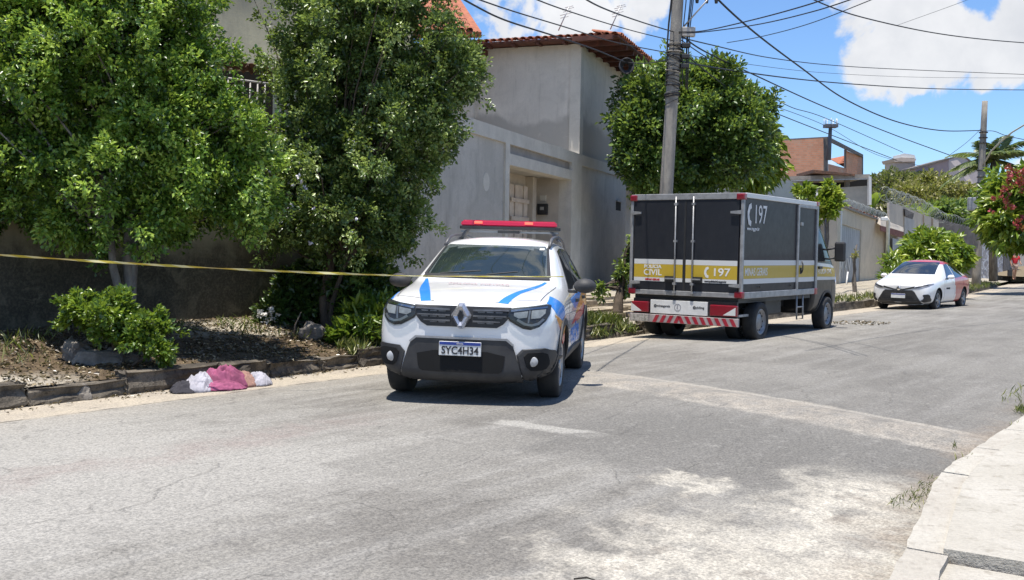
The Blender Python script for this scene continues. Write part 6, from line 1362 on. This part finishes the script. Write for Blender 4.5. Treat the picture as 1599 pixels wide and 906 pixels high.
lb_('window_pane', [(1449, 267, 89.7), (1455, 267.2, 89.75), (1455, 276, 89.75), (1449, 275.6, 89.7)], M_glass, (0, .05, 0)); lb_('ridge_cap', [(1481, 247.5, 90.7), (1495, 243, 93.7), (1508, 244.5, 95.7), (1522, 254.5, 97.7), (1522, 256.5, 97.7), (1508, 246.5, 95.7), (1495, 245, 93.7), (1481, 249.5, 90.7)], M_cap, (0, .6, 0))
tw = empty('water_tower', tuple(at(1412, 300, 95)), label='square cream tower with a white cap left of the lilac house', cat='tower')
M_crm = wallmat('cream_render', (.58, .49, .41), (.52, .44, .37), (.4, .33, .28), .5, drip=.2)
Lc(MB().prism([at(1397, 252, 95), at(1429, 250, 95), at(1429, 320, 95), at(1397, 320, 95)], (0, 2.5, 0)).build('shaft', M_crm), tw); Lc(MB().prism([at(1395, 248, 94.8), at(1410, 246, 94.8), at(1431, 248, 94.8), at(1429, 252.5, 94.8), at(1397, 253, 94.8)], (0, 3, 0)).build('cornice', M_crm), tw); Lc(MB().prism([at(1407, 241, 95), at(1412, 239.5, 95), at(1428, 242, 95), at(1430, 247, 95), at(1407, 246, 95)], (0, 2, 0)).build('cap', M_wht), tw)
# hill and vegetation behind the street walls
def hillz(x, y): return 0
hb_ = []
vs = []; xs = frange(10, 90, 4); ys = frange(62, 140, 6)
for y in ys:
    for x in xs: px = 800+1600*x/y; h = 9.5 if px < 1560 else 7; f = min(1, max(0, (y-60)/32)); vs.append((x, y, .3+(1.6+y*.062-.8)*f*max(0, min(1, (px-1150)/200))*(1 if px < 1540 else max(.55, 1-(px-1540)/250))+.4*noise.noise(Vector((x*.1, y*.1, 0)))))
n = len(xs); me = bpy.data.meshes.new('hill'); me.from_pydata(vs, [], [(i*n+j, i*n+j+1, (i+1)*n+j+1, (i+1)*n+j) for i in range(len(ys)-1) for j in range(n-1)]); me.materials.append(M_soil); tag(link('hill', me), kind='structure')
def bushm(name, blobs, ncl, per, rad, ll, lw, m, label, seed, **k): p = Vector(blobs[0][0]); return tree(name, (p.x, p.y, k.pop('z0', 2.5)), [(blobs[0][0], .08)], blobs, ncl, per, rad, ll, lw, m, M_bark, label, k.pop('cat', 'bush'), seed, nb=20, r0=.03, **k)
bushm('olive_bush', [B(1455, 305, 70, 50, 60, 26), B(1420, 318, 69, 30, 50, 24), B(1495, 315, 70, 36, 50, 24), B(1450, 330, 67, 60, 40, 22)], 900, 26, .45, .28, .11, M_lfE, 'large round olive bush on the hill below the lilac house', 81, tint_b=.5)
bushm('greyish_shrub', [B(1395, 290, 74, 26, 40, 16), B(1375, 300, 72, 22, 40, 20), B(1425, 288, 76, 22, 40, 12), B(1370, 320, 66, 30, 30, 20)], 300, 24, .5, .4, .13, leafmat('greyish_leaves', (.06, .07, .035), (.14, .14, .07), (.26, .24, .13)), 'grey green shrubs in front of the cream tower', 82, tint_b=.5)
bushm('wall_thicket', [B(1500, 345, 64, 34, 40, 22), B(1540, 338, 66, 34, 40, 30), B(1475, 335, 62.5, 30, 30, 18)], 330, 24, .45, .36, .16, M_lfB, 'tangled green thicket above the dark stone wall behind the far pole', 83, tint_b=.5, cat='thicket')
bushm('hill_thicket', [B(1560, 345, 72, 60, 60, 30), B(1600, 340, 75, 60, 60, 40), B(1340, 330, 70, 50, 60, 24)], 320, 22, .6, .45, .2, M_lfB, 'green trees rising behind the graffiti wall', 84, tint_b=.4, cat='thicket')
# banana plants
M_ban = leafmat('banana_leaves', (.08, .16, .02), (.16, .27, .03), (.32, .42, .06), .4)
def banana(px, py, D, L, n, seed, label):
    r = random.Random(seed); c = at(px, py, D); root = empty('banana_plant', (c.x, c.y, 1.5), label=label, cat='banana plant')
    for i in range(n):
        a = r.uniform(0, 6.3); el = r.uniform(.7, 1.35); d = Vector((math.cos(a)*math.cos(el), math.sin(a)*math.cos(el), math.sin(el))); l = L*r.uniform(.8, 1.1); vs = []; side = d.cross(Vector((0, 0, 1))).normalized()
        for k in range(9):
            f = k/8; p = c+d*l*f+Vector((0, 0, -l*.35*f**3)); w = .17*l*math.sin(math.pi*min(.98, f*.92+.06)); vs += [p-side*w+Vector((0, 0, .25*w)), p, p+side*w+Vector((0, 0, .25*w))]
        me = bpy.data.meshes.new('leaf'); me.from_pydata(vs, [], [(k*3+j, k*3+j+1, k*3+j+4, k*3+j+3) for k in range(8) for j in range(2)]); a_ = me.attributes.new('tint', 'FLOAT', 'POINT'); a_.data.foreach_set('value', [r.uniform(.3, .8)]*27); me.materials.append(M_ban); local(link('leaf', me), root)
    local(MB().tube([(c.x, c.y, .4), tuple(c)], [.13, .09], 8).build('stem', M_ban), root)
banana(1448, 345, 61, 1.9, 6, 91, 'tall banana plant above the tall beige wall'); banana(1424, 340, 60, 1.3, 6, 92, 'short banana plant above the beige wall, left of the tall one'); banana(1363, 325, 52, 1.3, 5, 93, 'banana plant showing behind the garage roof'); banana(1480, 345, 61.5, 1.2, 5, 94, 'small banana plant right of the tall one')
# ------------------------------------------------------------ person in red, far up the street
def person(px, py_foot, D, h, label, seed=1):
    f = at(px, py_foot, D); root = empty('person', tuple(f), label=label, cat='person'); s = h/1.7
    M_sk = mat('skin', (.36, .20, .13), rough=.6); M_sh = mat('red_shirt', (.50, .02, .03), (.42, .015, .025), 9, .85); M_shr = mat('beige_shorts', (.40, .30, .25), rough=.9)
    def sk(name, V, E, Rr, m):
        me = bpy.data.meshes.new(name); me.from_pydata([Vector(v)*s for v in V], E, []); o = bpy.data.objects.new(name, me); COL.objects.link(o); o.modifiers.new('s', 'SKIN'); ss = o.modifiers.new('u', 'SUBSURF'); ss.levels = 1
        for i, r in enumerate(Rr): me.skin_vertices[0].data[i].radius = (r[0]*s, r[1]*s); me.skin_vertices[0].data[i].use_root = i == 0
        dg = bpy.context.evaluated_depsgraph_get(); m2 = bpy.data.meshes.new_from_object(o.evaluated_get(dg)); bpy.data.objects.remove(o); m2.materials.clear(); m2.materials.append(m); m2.name = name; o2 = link(name, m2, root); return o2
    sk('body', [(0, 0, .92), (0, 0, 1.12), (0, 0, 1.36), (0, 0, 1.46), (0, -.01, 1.56), (0, -.01, 1.68), (-.10, 0, .88), (-.11, -.10, .48), (-.11, -.05, .07), (-.11, -.17, .03), (.10, 0, .88), (.11, .10, .48), (.11, .2, .08), (.11, .1, .03), (-.2, 0, 1.4), (-.27, .02, 1.13), (-.26, -.10, .9), (-.26, -.14, .81), (.2, 0, 1.4), (.27, -.04, 1.13), (.26, -.22, .98), (.25, -.3, .93)],
       [(0, 1), (1, 2), (2, 3), (3, 4), (4, 5), (0, 6), (6, 7), (7, 8), (8, 9), (0, 10), (10, 11), (11, 12), (12, 13), (2, 14), (14, 15), (15, 16), (16, 17), (2, 18), (18, 19), (19, 20), (20, 21)],
       [(.15, .10), (.13, .09), (.16, .10), (.055, .055), (.08, .09), (.07, .08), (.085, .09), (.055, .06), (.04, .045), (.035, .03), (.085, .09), (.055, .06), (.04, .045), (.035, .03), (.055, .055), (.042, .042), (.033, .033), (.035, .02), (.055, .055), (.042, .042), (.033, .033), (.035, .02)], M_sk)
    sk('shirt', [(0, 0, .93), (0, 0, 1.12), (0, 0, 1.40), (-.21, 0, 1.41), (-.27, .02, 1.2), (.21, 0, 1.41), (.27, -.02, 1.2)], [(0, 1), (1, 2), (2, 3), (3, 4), (2, 5), (5, 6)], [(.18, .13), (.16, .12), (.17, .12), (.075, .075), (.07, .07), (.075, .075), (.07, .07)], M_sh)
    sk('shorts', [(0, 0, .93), (-.1, 0, .85), (-.115, -.07, .58), (.1, 0, .85), (.115, .06, .58)], [(0, 1), (1, 2), (0, 3), (3, 4)], [(.165, .12), (.10, .11), (.085, .09), (.10, .11), (.085, .09)], M_shr)
    mb = bmesh.new(); bmesh.ops.create_icosphere(mb, subdivisions=2, radius=.108*s, matrix=Matrix.Translation((0, .015, 1.665*s))); me = bpy.data.meshes.new('hair'); mb.to_mesh(me); mb.free(); me.materials.append(M_blk); link('hair', me, root); return root
person(1584, 437, 61, 1.66, 'person in a red shirt walking by the far wall at the right edge')
bg_ = at(1577, 425, 60.8); MB().box((-.12, -.1, -.25), (.12, .1, .15), bev=.04).build('bag', M_blk, label='dark bag hanging at the side of the walking person in red', cat='bag').location = bg_
